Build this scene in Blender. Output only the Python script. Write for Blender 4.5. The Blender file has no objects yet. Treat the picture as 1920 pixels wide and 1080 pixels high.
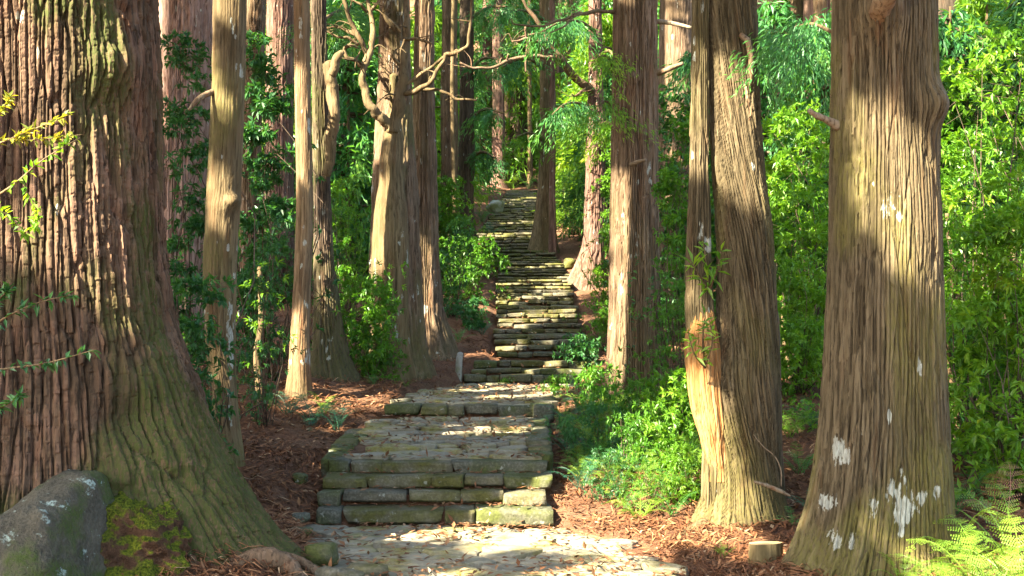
import bpy, math, random
import numpy as np
from mathutils import Vector

random.seed(7)
RNG = np.random.default_rng(7)
SC = bpy.context.scene
COL = SC.collection

# ------------------------------------------------------------------ camera, sky, sun, exposure
F, CX, HY, EYE = 2300.0, 960.0, 620.0, 1.9          # focal length in photo pixels, horizon row, eye height
cam_d = bpy.data.cameras.new('camera')
cam = bpy.data.objects.new('camera', cam_d)
COL.objects.link(cam)
cam.location = (0, 0, EYE)
cam.rotation_euler = (math.radians(90), 0, 0)
cam_d.sensor_width = 36.0
cam_d.lens = 36.0 * F / 1920.0
cam_d.shift_y = (HY - 540.0) / 1920.0
cam_d.clip_start = 0.1
cam_d.clip_end = 600.0
SC.camera = cam

SUN_EL = math.radians(38)
SUN_H = np.array([-0.72, -0.69]); SUN_H = SUN_H / np.linalg.norm(SUN_H)
SUN = np.array([SUN_H[0] * math.cos(SUN_EL), SUN_H[1] * math.cos(SUN_EL), math.sin(SUN_EL)])   # towards the sun
world = bpy.data.worlds.new('World'); SC.world = world; world.use_nodes = True
wn = world.node_tree.nodes; wl = world.node_tree.links; wn.clear()
sky = wn.new('ShaderNodeTexSky'); sky.sky_type = 'NISHITA'; sky.sun_disc = False
sky.sun_elevation = SUN_EL
sky.sun_rotation = math.atan2(SUN[0], SUN[1])
sky.air_density = 1.0; sky.dust_density = 2.0
bg = wn.new('ShaderNodeBackground'); bg.inputs['Strength'].default_value = 0.09
wo = wn.new('ShaderNodeOutputWorld')
wl.new(sky.outputs[0], bg.inputs[0]); wl.new(bg.outputs[0], wo.inputs[0])

sun_d = bpy.data.lights.new('sun', 'SUN'); sun_d.energy = 5.0; sun_d.angle = math.radians(0.5)
sun_d.color = (1.0, 0.90, 0.70)
sun = bpy.data.objects.new('sun', sun_d); COL.objects.link(sun)
sun.rotation_euler = Vector(SUN).to_track_quat('Z', 'Y').to_euler()

SC.view_settings.view_transform = 'Standard'
SC.view_settings.look = 'None'
SC.view_settings.gamma = 1.0
SC.view_settings.use_curve_mapping = False
SC.view_settings.exposure = 3.2

SC.render.engine = 'CYCLES'
cy = SC.cycles
cy.max_bounces = 7; cy.diffuse_bounces = 5; cy.glossy_bounces = 2; cy.transmission_bounces = 3
cy.transparent_max_bounces = 4; cy.caustics_reflective = False; cy.caustics_refractive = False
cy.sample_clamp_indirect = 6.0
cy.use_denoising = True
try: cy.denoiser = 'OPENIMAGEDENOISE'
except Exception: pass

def at(px, py, d):
    return np.array([(px - CX) / F * d, d, EYE - (py - HY) / F * d])

# ------------------------------------------------------------------ numpy noise
def _h(ix, iy, iz, seed):
    n = (ix.astype(np.int64) * 374761393 + iy.astype(np.int64) * 668265263 + iz.astype(np.int64) * 1274126177 + seed * 974634777) & 0xffffffff
    n = ((n ^ (n >> 13)) * 1274126177) & 0xffffffff
    n = ((n ^ (n >> 16)) * 2246822519) & 0xffffffff
    n = n ^ (n >> 15)
    return (n & 0xffffff) / float(0x1000000)

def vnoise(x, y, z=0.0, seed=0):
    x, y, z = np.broadcast_arrays(np.asarray(x, float), np.asarray(y, float), np.asarray(z, float))
    ix, iy, iz = np.floor(x), np.floor(y), np.floor(z)
    fx, fy, fz = x - ix, y - iy, z - iz
    sx, sy, sz = [f * f * (3 - 2 * f) for f in (fx, fy, fz)]
    r = 0
    for a in (0, 1):
        for b in (0, 1):
            for c in (0, 1):
                w = (sx if a else 1 - sx) * (sy if b else 1 - sy) * (sz if c else 1 - sz)
                r = r + w * _h(ix + a, iy + b, iz + c, seed)
    return r * 2 - 1

def fbm(x, y, z=0.0, seed=0, octv=4):
    r, a, f, t = 0, 1.0, 1.0, 0
    for k in range(octv):
        r = r + a * vnoise(np.asarray(x) * f, np.asarray(y) * f, np.asarray(z) * f, seed + k * 17)
        t += a; a *= 0.5; f *= 2.03
    return r / t

def worley(x, y, seed=0):
    ix, iy = np.floor(x), np.floor(y)
    f1 = np.full(x.shape, 9.0); f2 = np.full(x.shape, 9.0); idr = np.zeros(x.shape)
    zz = np.zeros_like(ix)
    for a in (-1, 0, 1):
        for b in (-1, 0, 1):
            cx = ix + a; cyy = iy + b
            px = cx + _h(cx, cyy, zz, seed); py = cyy + _h(cx, cyy, zz + 1, seed)
            dd = np.hypot(px - x, py - y)
            rid = _h(cx, cyy, zz + 2, seed)
            closer = dd < f1
            f2 = np.where(closer, f1, np.minimum(f2, dd))
            idr = np.where(closer, rid, idr)
            f1 = np.where(closer, dd, f1)
    return f1, f2, idr

def sstep(a, b, x):
    t = np.clip((np.asarray(x, float) - a) / (b - a), 0, 1)
    return t * t * (3 - 2 * t)

# ------------------------------------------------------------------ mesh helpers
def raw_mesh(name, V, polys, attrs=None, smooth=True):
    me = bpy.data.meshes.new(name)
    V = np.ascontiguousarray(V, dtype=np.float32)
    polys = [p for p in polys if len(p)]
    idx = np.concatenate([np.asarray(p, np.int32).ravel() for p in polys])
    cnt = np.concatenate([np.full(len(p), np.asarray(p).shape[1], np.int32) for p in polys])
    start = np.concatenate([[0], np.cumsum(cnt)[:-1]]).astype(np.int32)
    me.vertices.add(len(V)); me.vertices.foreach_set('co', V.ravel())
    me.loops.add(len(idx)); me.loops.foreach_set('vertex_index', idx)
    me.polygons.add(len(cnt)); me.polygons.foreach_set('loop_start', start)
    me.polygons.foreach_set('use_smooth', np.full(len(cnt), bool(smooth)))
    me.update(calc_edges=True)
    for k, v in (attrs or {}).items():
        a = me.attributes.new(k, 'FLOAT', 'POINT'); a.data.foreach_set('value', np.ascontiguousarray(v, np.float32))
    return me

class MB:
    def __init__(s):
        s.V = []; s.Q = []; s.T = []; s.R = []; s.n = 0
    def add(s, V, Q=None, T=None, R=None):
        V = np.asarray(V, float)
        if Q is not None and len(Q): s.Q.append(np.asarray(Q) + s.n)
        if T is not None and len(T): s.T.append(np.asarray(T) + s.n)
        s.V.append(V); s.n += len(V)
        s.R.append(np.broadcast_to(np.asarray(0.5 if R is None else R, float), (len(V),)))
    def mesh(s, name, smooth=True, origin=(0, 0, 0)):
        V = np.concatenate(s.V) - np.asarray(origin, float)
        P = []
        if s.Q: P.append(np.concatenate(s.Q))
        if s.T: P.append(np.concatenate(s.T))
        return raw_mesh(name, V, P, {'rnd': np.concatenate(s.R)}, smooth)

def link(name, data, mat=None, parent=None, loc=None, rot=None, scale=None):
    o = bpy.data.objects.new(name, data)
    COL.objects.link(o)
    if mat is not None and data is not None and len(data.materials) == 0:
        data.materials.append(mat)
    if parent is not None: o.parent = parent
    if loc is not None: o.location = [float(v) for v in loc]
    if rot is not None: o.rotation_euler = rot
    if scale is not None: o.scale = scale
    return o

def tag(o, label=None, cat=None, group=None, kind=None):
    if label: o['label'] = label
    if cat: o['category'] = cat
    if group: o['group'] = group
    if kind: o['kind'] = kind
    return o

def catmull(P, n):
    P = np.asarray(P, float)
    if len(P) < 3:
        t = np.linspace(0, 1, n)[:, None]
        return P[0] * (1 - t) + P[-1] * t
    Q = np.vstack([2 * P[0] - P[1], P, 2 * P[-1] - P[-2]])
    s = np.linspace(0, len(P) - 1 - 1e-6, n); i = np.floor(s).astype(int); t = (s - i)[:, None]
    a, b, c, e = Q[i], Q[i + 1], Q[i + 2], Q[i + 3]
    return 0.5 * (2 * b + (c - a) * t + (2 * a - 5 * b + 4 * c - e) * t ** 2 + (3 * b - a - 3 * c + e) * t ** 3)

def tube(P, R, nseg=8, n=None, wob=0.0, seed=0, cap=True):
    """tapering tube along points P with radii R -> verts, quads, tris"""
    P = np.asarray(P, float); R = np.asarray(R, float)
    n = n or max(2, (len(P) - 1) * 4 + 1)
    C = catmull(np.hstack([P, R[:, None]]), n)
    C, R = C[:, :3], np.maximum(C[:, 3], 1e-4)
    T = np.gradient(C, axis=0); T /= np.linalg.norm(T, axis=1)[:, None] + 1e-9
    up = np.array([0.31, 0.2, 0.93]); A = np.cross(T, up); ln = np.linalg.norm(A, axis=1)[:, None]
    A = np.where(ln < 0.15, np.cross(T, [1.0, 0.1, 0]), A); A /= np.linalg.norm(A, axis=1)[:, None]
    for k in range(1, n):                       # keep frames from flipping
        a = A[k - 1] - T[k] * np.dot(A[k - 1], T[k]); A[k] = a / (np.linalg.norm(a) + 1e-9)
    B = np.cross(T, A)
    th = np.arange(nseg) * 2 * math.pi / nseg
    rr = R[:, None] * np.ones(nseg)
    if wob:
        s = np.arange(n)[:, None] * 0.35
        rr = rr * (1 + wob * fbm(np.cos(th)[None] * 1.3 + s * 0, np.sin(th)[None] * 1.3, s, seed, 3))
    V = C[:, None] + A[:, None] * (np.cos(th)[None, :, None] * rr[..., None]) + B[:, None] * (np.sin(th)[None, :, None] * rr[..., None])
    V = V.reshape(-1, 3)
    i = np.arange(n - 1)[:, None] * nseg; j = np.arange(nseg)[None]; j2 = (j + 1) % nseg
    Q = np.stack([i + j, i + j2, i + nseg + j2, i + nseg + j], -1).reshape(-1, 4)
    T3 = []
    if cap:
        V = np.vstack([V, C[0], C[-1]]); a, b = len(V) - 2, len(V) - 1
        jj = np.arange(nseg); jn = (jj + 1) % nseg
        T3 = np.vstack([np.stack([np.full(nseg, a), jn, jj], 1), np.stack([np.full(nseg, b), (n - 1) * nseg + jj, (n - 1) * nseg + jn], 1)])
    return V, Q, T3

def ptube(pts, **k):
    """points given as (px, py, depth, radius px) read off the photograph"""
    P = [at(p[0], p[1], p[2]) for p in pts]; R = [p[3] * p[2] / F for p in pts]
    return tube(P, R, **k)

def leaves(P, D, U, L, W, R, fold=0.18, droop=0.15):
    """kite leaves: base, right, tip, left; folded along the midrib"""
    n = len(P)
    D = D / (np.linalg.norm(D, axis=1)[:, None] + 1e-9)
    S = np.cross(D, U); S /= np.linalg.norm(S, axis=1)[:, None] + 1e-9
    N = np.cross(S, D)
    L = np.broadcast_to(L, (n,))[:, None]; W = np.broadcast_to(W, (n,))[:, None]
    m = P + D * L * 0.45
    V = np.stack([P, m + S * W * 0.5 + N * W * fold, P + D * L - N * L * droop, m - S * W * 0.5 + N * W * fold], 1).reshape(-1, 3)
    b = np.arange(n)[:, None] * 4
    T = np.concatenate([b + np.array([[0, 1, 2]]), b + np.array([[0, 2, 3]])])
    return V, T, np.repeat(np.broadcast_to(R, (n,)), 4)

def unit(n, rng, zb=0.0):
    v = rng.normal(size=(n, 3)); v[:, 2] += zb
    return v / np.linalg.norm(v, axis=1)[:, None]

# ------------------------------------------------------------------ materials
class NT:
    def __init__(s, name):
        s.m = bpy.data.materials.new(name); s.m.use_nodes = True
        s.t = s.m.node_tree; s.t.nodes.clear()
        s.out = s.n('ShaderNodeOutputMaterial')
    def n(s, t, **k):
        x = s.t.nodes.new(t)
        for a, b in k.items(): setattr(x, a, b)
        return x
    def l(s, a, b): s.t.links.new(a, b)
    def attr(s, name): return s.n('ShaderNodeAttribute', attribute_name=name).outputs['Fac']
    def coord(s, w='Object', scale=(1, 1, 1)):
        c = s.n('ShaderNodeTexCoord'); m = s.n('ShaderNodeMapping'); m.inputs['Scale'].default_value = scale
        s.l(c.outputs[w], m.inputs[0]); return m.outputs[0]
    def noise(s, vec, scale, detail=4, rough=0.55):
        x = s.n('ShaderNodeTexNoise'); x.inputs['Scale'].default_value = scale; x.inputs['Detail'].default_value = detail
        x.inputs['Roughness'].default_value = rough; s.l(vec, x.inputs['Vector']); return x.outputs['Fac']
    def ramp(s, fac, stops, interp='LINEAR'):
        r = s.n('ShaderNodeValToRGB'); r.color_ramp.interpolation = interp
        e = r.color_ramp.elements
        while len(e) < len(stops): e.new(0.5)
        for el, (p, c) in zip(e, stops):
            el.position = p; el.color = (*c, 1) if len(c) == 3 else c
        s.l(fac, r.inputs[0]); return r.outputs[0]
    def grey(s, fac, a, b):
        return s.ramp(fac, [(a, (0, 0, 0)), (b, (1, 1, 1))])
    def mix(s, fac, a, b, mode='MIX'):
        x = s.n('ShaderNodeMix', data_type='RGBA', blend_type=mode)
        for v, i in ((fac, 0), (a, 6), (b, 7)):
            if isinstance(v, (int, float)): x.inputs[i].default_value = v
            elif isinstance(v, tuple): x.inputs[i].default_value = (*v, 1)
            else: s.l(v, x.inputs[i])
        return x.outputs[2]
    def math(s, op, a, b=0.0):
        x = s.n('ShaderNodeMath', operation=op)
        for v, i in ((a, 0), (b, 1)):
            if isinstance(v, (int, float)): x.inputs[i].default_value = v
            else: s.l(v, x.inputs[i])
        return x.outputs[0]
    def bump(s, h, strength, dist):
        b = s.n('ShaderNodeBump'); b.inputs['Strength'].default_value = strength; b.inputs['Distance'].default_value = dist
        s.l(h, b.inputs['Height']); return b.outputs[0]
    def surf(s, col, rough=0.85, normal=None, spec=0.3):
        p = s.n('ShaderNodeBsdfPrincipled')
        if isinstance(col, tuple): p.inputs['Base Color'].default_value = (*col, 1)
        else: s.l(col, p.inputs['Base Color'])
        p.inputs['Roughness'].default_value = rough; p.inputs['Specular IOR Level'].default_value = spec
        if normal is not None: s.l(normal, p.inputs['Normal'])
        s.l(p.outputs[0], s.out.inputs[0]); return p

def bark_mat(name, ca, cb, cc, moss=(0.10, 0.105, 0.03), lich=(0.36, 0.37, 0.31)):
    t = NT(name)
    st = t.noise(t.coord('Object', (14, 14, 1.6)), 1.0, 5, 0.6)
    big = t.noise(t.coord('Object', (1.6, 1.6, 0.7)), 1.0, 3)
    c = t.ramp(t.attr('rnd'), [(0.18, ca), (0.5, cb), (0.82, cc)])
    st2 = t.noise(t.coord('Object', (38, 38, 2.2)), 1.0, 5, 0.7)
    c = t.mix(t.grey(st, 0.48, 0.66), c, cc)
    c = t.mix(t.grey(st2, 0.50, 0.64), c, tuple(v * .55 for v in ca))
    red = t.noise(t.coord('Object', (9, 9, .9)), 1.0, 4, 0.6)
    c = t.mix(t.math('MULTIPLY', t.grey(red, 0.55, 0.70), .55), c, (cb[0] * 1.15, cb[1] * .78, cb[2] * .66))
    c = t.mix(t.grey(big, 0.42, 0.68), c, t.mix(0.6, c, (ca[0] * .9, ca[1] * 1.02, ca[2] * .95)))
    fine = t.noise(t.coord('Object', (60, 60, 14)), 1.0, 3, 0.6)
    mm = t.math('MULTIPLY', t.attr('moss'), t.grey(fine, 0.3, 0.55))
    c = t.mix(mm, c, moss)
    ll = t.grey(t.math('ADD', t.attr('lich'), t.math('MULTIPLY', t.math('SUBTRACT', t.noise(t.coord('Object', (34, 34, 11)), 1.0, 4, 0.65), 0.5), 1.9)), 0.58, 0.68)
    c = t.mix(t.math('MULTIPLY', ll, t.math('ADD', .45, t.math('MULTIPLY', t.grey(fine, .35, .6), .5))), c, lich)
    nrm = t.bump(t.math('ADD', st, t.math('MULTIPLY', fine, 0.8)), 0.8, 0.016)
    t.surf(c, 0.92, nrm, 0.15)
    return t.m

M = {}
M['bark_giant'] = bark_mat('bark_giant', (0.0408, 0.025, 0.0147), (0.1076, 0.0704, 0.0411), (0.1672, 0.098, 0.0623), moss=(0.052, 0.06, 0.016))
M['bark_grey'] = bark_mat('bark_grey', (0.0479, 0.0349, 0.0181), (0.099, 0.074, 0.0396), (0.1469, 0.1119, 0.0629), moss=(0.125, 0.112, 0.026))
M['bark_brown'] = bark_mat('bark_brown', (0.0744, 0.0471, 0.0274), (0.1444, 0.0942, 0.0564), (0.2101, 0.1422, 0.0904))
M['bark_red'] = bark_mat('bark_red', (0.0723, 0.0391, 0.0281), (0.1487, 0.0808, 0.0578), (0.2295, 0.1403, 0.1062))
M['bark_dark'] = bark_mat('bark_dark', (0.045, 0.032, 0.022), (0.09, 0.064, 0.042), (0.14, 0.1, 0.068), moss=(0.085, 0.09, 0.025))
M['bark_pale'] = bark_mat('bark_pale', (0.0861, 0.059, 0.0292), (0.1328, 0.0925, 0.0474), (0.1794, 0.1308, 0.07), moss=(0.12, 0.105, 0.035))
M['bark_orange'] = bark_mat('bark_orange', (0.20, 0.085, 0.026), (0.31, 0.15, 0.05), (0.34, 0.20, 0.085))
M['bark_pink'] = bark_mat('bark_pink', (0.15, 0.0874, 0.0648), (0.27, 0.1702, 0.1332), (0.37, 0.2576, 0.2115))
M['bark_tan'] = bark_mat('bark_tan', (0.1148, 0.0679, 0.0354), (0.1722, 0.1085, 0.0578), (0.2255, 0.1513, 0.0853))

def leaf_mat(name, stops, trans=0.38, rough=0.42, tboost=1.25):
    t = NT(name)
    oi = t.n('ShaderNodeObjectInfo')
    r = t.math('ADD', t.math('MULTIPLY', t.attr('rnd'), 0.75), t.math('MULTIPLY', oi.outputs['Random'], 0.25))
    c = t.ramp(r, stops)
    p = t.n('ShaderNodeBsdfPrincipled'); t.l(c, p.inputs['Base Color'])
    p.inputs['Roughness'].default_value = rough; p.inputs['Specular IOR Level'].default_value = 0.45
    tr = t.n('ShaderNodeBsdfTranslucent')
    tc = t.mix(1.0, c, (1.35 * tboost, 1.25 * tboost, 0.5), 'MULTIPLY')
    t.l(tc, tr.inputs[0])
    mx = t.n('ShaderNodeMixShader'); mx.inputs[0].default_value = trans
    t.l(p.outputs[0], mx.inputs[1]); t.l(tr.outputs[0], mx.inputs[2]); t.l(mx.outputs[0], t.out.inputs[0])
    return t.m

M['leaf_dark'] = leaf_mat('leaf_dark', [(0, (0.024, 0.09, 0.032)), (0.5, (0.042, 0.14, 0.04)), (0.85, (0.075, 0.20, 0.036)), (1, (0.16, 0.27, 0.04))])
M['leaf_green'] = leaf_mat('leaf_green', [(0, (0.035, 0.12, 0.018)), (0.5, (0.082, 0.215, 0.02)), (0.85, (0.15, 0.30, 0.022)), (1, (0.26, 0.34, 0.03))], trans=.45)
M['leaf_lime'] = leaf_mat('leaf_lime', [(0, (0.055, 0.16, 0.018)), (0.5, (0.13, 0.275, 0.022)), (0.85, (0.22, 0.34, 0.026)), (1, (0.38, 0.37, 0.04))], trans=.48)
M['leaf_yellow'] = leaf_mat('leaf_yellow', [(0, (0.10, 0.16, 0.02)), (0.5, (0.25, 0.25, 0.03)), (1, (0.42, 0.32, 0.05))])
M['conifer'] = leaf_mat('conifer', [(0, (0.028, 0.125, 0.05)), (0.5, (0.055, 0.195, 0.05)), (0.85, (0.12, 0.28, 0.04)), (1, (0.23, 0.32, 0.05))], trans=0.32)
M['canopy'] = leaf_mat('canopy', [(0, (0.025, 0.07, 0.02)), (0.5, (0.04, 0.11, 0.025)), (1, (0.09, 0.16, 0.03))], trans=0.3)
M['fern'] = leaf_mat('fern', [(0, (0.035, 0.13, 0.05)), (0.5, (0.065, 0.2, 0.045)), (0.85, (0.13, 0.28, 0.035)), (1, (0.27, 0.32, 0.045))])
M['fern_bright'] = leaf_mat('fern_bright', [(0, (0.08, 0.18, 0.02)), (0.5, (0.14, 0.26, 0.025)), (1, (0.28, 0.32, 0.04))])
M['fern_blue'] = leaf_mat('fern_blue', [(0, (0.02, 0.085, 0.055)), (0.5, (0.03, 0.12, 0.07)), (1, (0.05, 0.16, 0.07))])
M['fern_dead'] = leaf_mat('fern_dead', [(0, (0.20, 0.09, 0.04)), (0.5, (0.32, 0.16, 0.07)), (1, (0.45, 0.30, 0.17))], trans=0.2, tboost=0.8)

def stone_mat(name, ca, cb, moss, moss_amt):
    t = NT(name)
    oi = t.n('ShaderNodeObjectInfo')
    g = t.n('ShaderNodeNewGeometry')
    vec = t.coord('Object', (1, 1, 1))
    pos = g.outputs['Position']
    n1 = t.noise(pos, 7.0, 6, 0.62); n2 = t.noise(pos, 2.3, 4, 0.6); n3 = t.noise(pos, 38.0, 4, 0.6)
    c = t.ramp(t.math('ADD', t.math('MULTIPLY', n1, 0.75), t.math('MULTIPLY', oi.outputs['Random'], 0.3)), [(0.2, ca), (0.75, cb)])
    c = t.mix(t.grey(n3, 0.45, 0.75), c, t.mix(0.35, c, (0.34, 0.31, 0.24)))
    mm = t.math('MULTIPLY', t.grey(t.math('ADD', n2, t.math('MULTIPLY', oi.outputs['Random'], 0.18)), 0.62 - moss_amt * 0.3, 0.80 - moss_amt * 0.3), t.grey(n1, 0.25, 0.5))
    c = t.mix(mm, c, t.mix(t.grey(n3, 0.35, 0.65), moss, tuple(v * 1.7 for v in moss)))
    li = t.grey(t.noise(pos, 15.0, 3, 0.5), 0.66, 0.72)
    c = t.mix(t.math('MULTIPLY', li, 0.45), c, (0.42, 0.43, 0.36))
    nrm = t.bump(t.math('ADD', n1, t.math('MULTIPLY', n3, 0.35)), 0.6, 0.03)
    t.surf(c, 0.85, nrm, 0.25)
    return t.m
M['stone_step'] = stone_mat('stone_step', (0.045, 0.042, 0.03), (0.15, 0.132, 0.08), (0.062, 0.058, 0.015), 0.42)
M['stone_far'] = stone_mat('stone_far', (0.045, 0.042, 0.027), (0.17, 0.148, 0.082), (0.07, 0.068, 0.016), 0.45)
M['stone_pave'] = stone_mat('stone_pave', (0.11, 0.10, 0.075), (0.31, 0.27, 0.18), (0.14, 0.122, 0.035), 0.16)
M['stone_moss'] = stone_mat('stone_moss', (0.045, 0.046, 0.03), (0.11, 0.105, 0.07), (0.046, 0.052, 0.012), 0.62)
M['stone_grey'] = stone_mat('stone_grey', (0.22, 0.21, 0.18), (0.38, 0.36, 0.30), (0.12, 0.12, 0.05), 0.05)

def boulder_mat():
    t = NT('boulder'); v = t.coord('Object')
    n1 = t.noise(v, 5.0, 7, 0.65); n3 = t.noise(v, 45.0, 4, 0.6); n2 = t.noise(v, 2.2, 5, 0.65)
    c = t.ramp(n1, [(0.3, (0.034, 0.031, 0.021)), (0.7, (0.105, 0.092, 0.062))])
    c = t.mix(t.grey(n3, 0.4, 0.7), c, t.mix(0.4, c, (0.17, 0.155, 0.115)))
    c = t.mix(t.math('MULTIPLY', t.grey(n2, 0.46, 0.58), t.grey(n3, 0.3, 0.5)), c, (0.055, 0.075, 0.018))
    l1 = t.grey(t.noise(t.coord('Object', (1, 1, 1.3)), 6.5, 5, 0.7), 0.60, 0.66)
    c = t.mix(t.math('MULTIPLY', l1, t.grey(n3, 0.35, 0.5)), c, (0.30, 0.37, 0.31))
    t.surf(c, 0.88, t.bump(t.math('ADD', n1, t.math('MULTIPLY', n3, 0.6)), 0.9, 0.05), 0.2); return t.m
M['boulder'] = boulder_mat()

def moss_root_mat():
    t = NT('mossy_root'); v = t.coord('Object')
    n1 = t.noise(v, 6.0, 6, 0.65); n3 = t.noise(v, 50.0, 4, 0.6)
    c = t.ramp(n1, [(0.3, (0.05, 0.03, 0.018)), (0.7, (0.17, 0.09, 0.05))])
    g = t.n('ShaderNodeNewGeometry'); s = t.n('ShaderNodeSeparateXYZ'); t.l(g.outputs['Normal'], s.inputs[0])
    m = t.grey(t.math('ADD', t.math('MULTIPLY', s.outputs[2], 0.34), n1), 0.58, 0.70)
    c = t.mix(m, c, t.ramp(n3, [(0.35, (0.03, 0.05, 0.008)), (0.65, (0.17, 0.19, 0.016))]))
    t.surf(c, 0.95, t.bump(t.math('ADD', n1, n3), 1.0, 0.05), 0.1); return t.m
M['mossy_root'] = moss_root_mat()

def ground_mat():
    t = NT('forest_floor'); g = t.n('ShaderNodeNewGeometry'); pos = g.outputs['Position']
    n1 = t.noise(pos, 1.3, 5, 0.6); n2 = t.noise(pos, 14.0, 6, 0.7); n3 = t.noise(pos, 70.0, 4, 0.7)
    c = t.ramp(n2, [(0.25, (0.06, 0.03, 0.018)), (0.5, (0.14, 0.066, 0.036)), (0.75, (0.25, 0.125, 0.066))])
    c = t.mix(t.grey(n1, 0.45, 0.7), c, t.mix(0.4, c, (0.20, 0.14, 0.09)))
    c = t.mix(t.grey(n3, 0.55, 0.7), c, (0.26, 0.15, 0.09))
    t.surf(c, 0.95, t.bump(t.math('ADD', n2, t.math('MULTIPLY', n3, 0.5)), 0.9, 0.05), 0.1); return t.m
M['ground'] = ground_mat()

def litter_mat(name, stops):
    t = NT(name); t.surf(t.ramp(t.attr('rnd'), stops), 0.8, None, 0.2); return t.m
M['twigs'] = litter_mat('twigs', [(0, (0.06, 0.025, 0.012)), (0.5, (0.17, 0.068, 0.028)), (0.85, (0.28, 0.135, 0.06)), (1, (0.40, 0.27, 0.15))])
M['dead_leaf'] = litter_mat('dead_leaf', [(0, (0.09, 0.036, 0.016)), (0.5, (0.18, 0.08, 0.034)), (0.88, (0.25, 0.13, 0.06)), (1, (0.38, 0.27, 0.16))])
M['twig_wood'] = litter_mat('twig_wood', [(0, (0.20, 0.15, 0.10)), (1, (0.34, 0.27, 0.18))])
M['dry_wood'] = bark_mat('dry_wood', (0.1612, 0.1116, 0.0682), (0.2108, 0.155, 0.0992), (0.2604, 0.2046, 0.1364))
def cut_mat():
    t = NT('cut_wood'); v = t.coord('Object')
    w = t.n('ShaderNodeTexWave', wave_type='RINGS', rings_direction='Z'); w.inputs['Scale'].default_value = 26; w.inputs['Distortion'].default_value = 2.5
    w.inputs['Detail'].default_value = 3; t.l(v, w.inputs['Vector'])
    c = t.ramp(w.outputs['Fac'], [(0, (0.25, 0.16, 0.08)), (1, (0.42, 0.29, 0.15))])
    t.surf(c, 0.8); return t.m
M['cut_wood'] = cut_mat()

# ------------------------------------------------------------------ lie of the land
EY = [0, 9.5, 11, 11.9, 12.9, 14.5, 16.4, 16.5, 19, 21.4, 22.3, 23, 34, 38.5, 39.2, 43, 50, 60]
EL = [-1.3, -1.49, -1.74, -1.94, -1.94, -2.0, -1.95, -1.71, -1.55, -0.85, -0.63, -0.32, -0.37, -0.55, -0.85, -1.23, -0.67, -0.22]
ER = [1.3, 1.42, 1.15, 0.36, 0.37, 0.39, 0.42, 0.47, 0.70, 1.2, 1.45, 1.42, 1.61, 1.42, 1.3, 1.0, 1.05, 1.3]
def edge_l(y): return np.interp(y, EY, EL)
def edge_r(y): return np.interp(y, EY, ER)
STEPS = []          # (y front, z below, z top, tread depth, flight)
zz = 0.0
for k, z in enumerate((0.147, 0.272, 0.400, 0.531)):
    STEPS.append((12.0 + 0.3 * k, zz, z, 0.3, 0)); zz = z
STEPS.append((16.5, 0.752, 0.896, 0.3, 1))
zz = 0.984
for k, z in enumerate((1.115, 1.215, 1.345)):
    STEPS.append((21.5 + 0.4 * k, zz, z, 0.4, 2)); zz = z
zz = 1.385
for k in range(18):
    STEPS.append((23.0 + k * 11.0 / 18, zz, zz + 0.1108, 11.0 / 18, 3)); zz += 0.1108
for k in range(8):
    STEPS.append((34.0 + k * 4.7 / 8, zz, zz + 0.104, 4.7 / 8, 3)); zz += 0.104
for k in range(18):
    STEPS.append((38.7 + k * 11.3 / 18, zz, zz + 0.143, 11.3 / 18, 4)); zz += 0.143
for k in range(14):
    STEPS.append((50.0 + k * 10.0 / 14, zz, zz + 0.136, 10.0 / 14, 4)); zz += 0.136
ZTOP = zz
PATH_Y = [0, 12.0, 12.9, 16.5, 16.52, 21.5, 22.3, 23.0, 34.0, 38.7, 50.0, 60.0, 200]
PATH_Z = [0, 0.0, 0.531, 0.752, 0.896, 0.984, 1.345, 1.385, 3.38, 4.21, 6.78, ZTOP, ZTOP]
SIDE_Y = [-40, 9, 12, 13, 14, 16, 18, 21, 23, 34, 38.7, 50, 60, 75, 100, 140, 170]
SIDE_Z = [0, 0.0, 0.0, 0.28, 0.38, 0.66, 0.96, 1.05, 1.36, 3.25, 4.15, 6.7, 8.6, 11.5, 22, 50, 75]
BANK_Y = [-40, 6, 8.0, 8.7, 9.4, 11, 13, 16, 24, 40, 80]
BANK_S = [0.05, 0.02, 0.02, 0.08, 0.34, 0.32, 0.20, 0.13, 0.14, 0.18, 0.2]
def ground(x, y, noise=True):
    x = np.asarray(x, float); y = np.asarray(y, float)
    xl, xr = edge_l(y), edge_r(y)
    dl = np.maximum(0, xl - x); dr = np.maximum(0, x - xr)
    z = np.interp(y, SIDE_Y, SIDE_Z)
    s = np.interp(y, BANK_Y, BANK_S)
    z = z + s * np.minimum(dl, 2.6) + 0.07 * np.maximum(dl - 2.6, 0)
    z = z + .22 * np.clip(dr - 2.0, 0, 2.5) * sstep(12.5, 9.5, y) * sstep(5, 8, y)
    z = z + 0.03 * np.minimum(dr, 6) + 0.04 * np.maximum(dr - 6, 0)
    if noise:
        off = sstep(0.0, 0.5, dl + dr)
        z = z + off * (0.07 * fbm(x * 1.1, y * 1.1, 0, 5, 3) + 0.02 * fbm(x * 5, y * 5, 0, 9, 2))
    inside = (dl + dr) <= 0
    under = np.minimum(np.interp(y, PATH_Y, PATH_Z) - 0.16, z)
    w = sstep(0.0, 0.18, dl + dr)
    return np.where(y < 61, under * (1 - w) + z * w, z)
def gz(x, y): return float(ground(np.array([x]), np.array([y]))[0])

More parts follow.
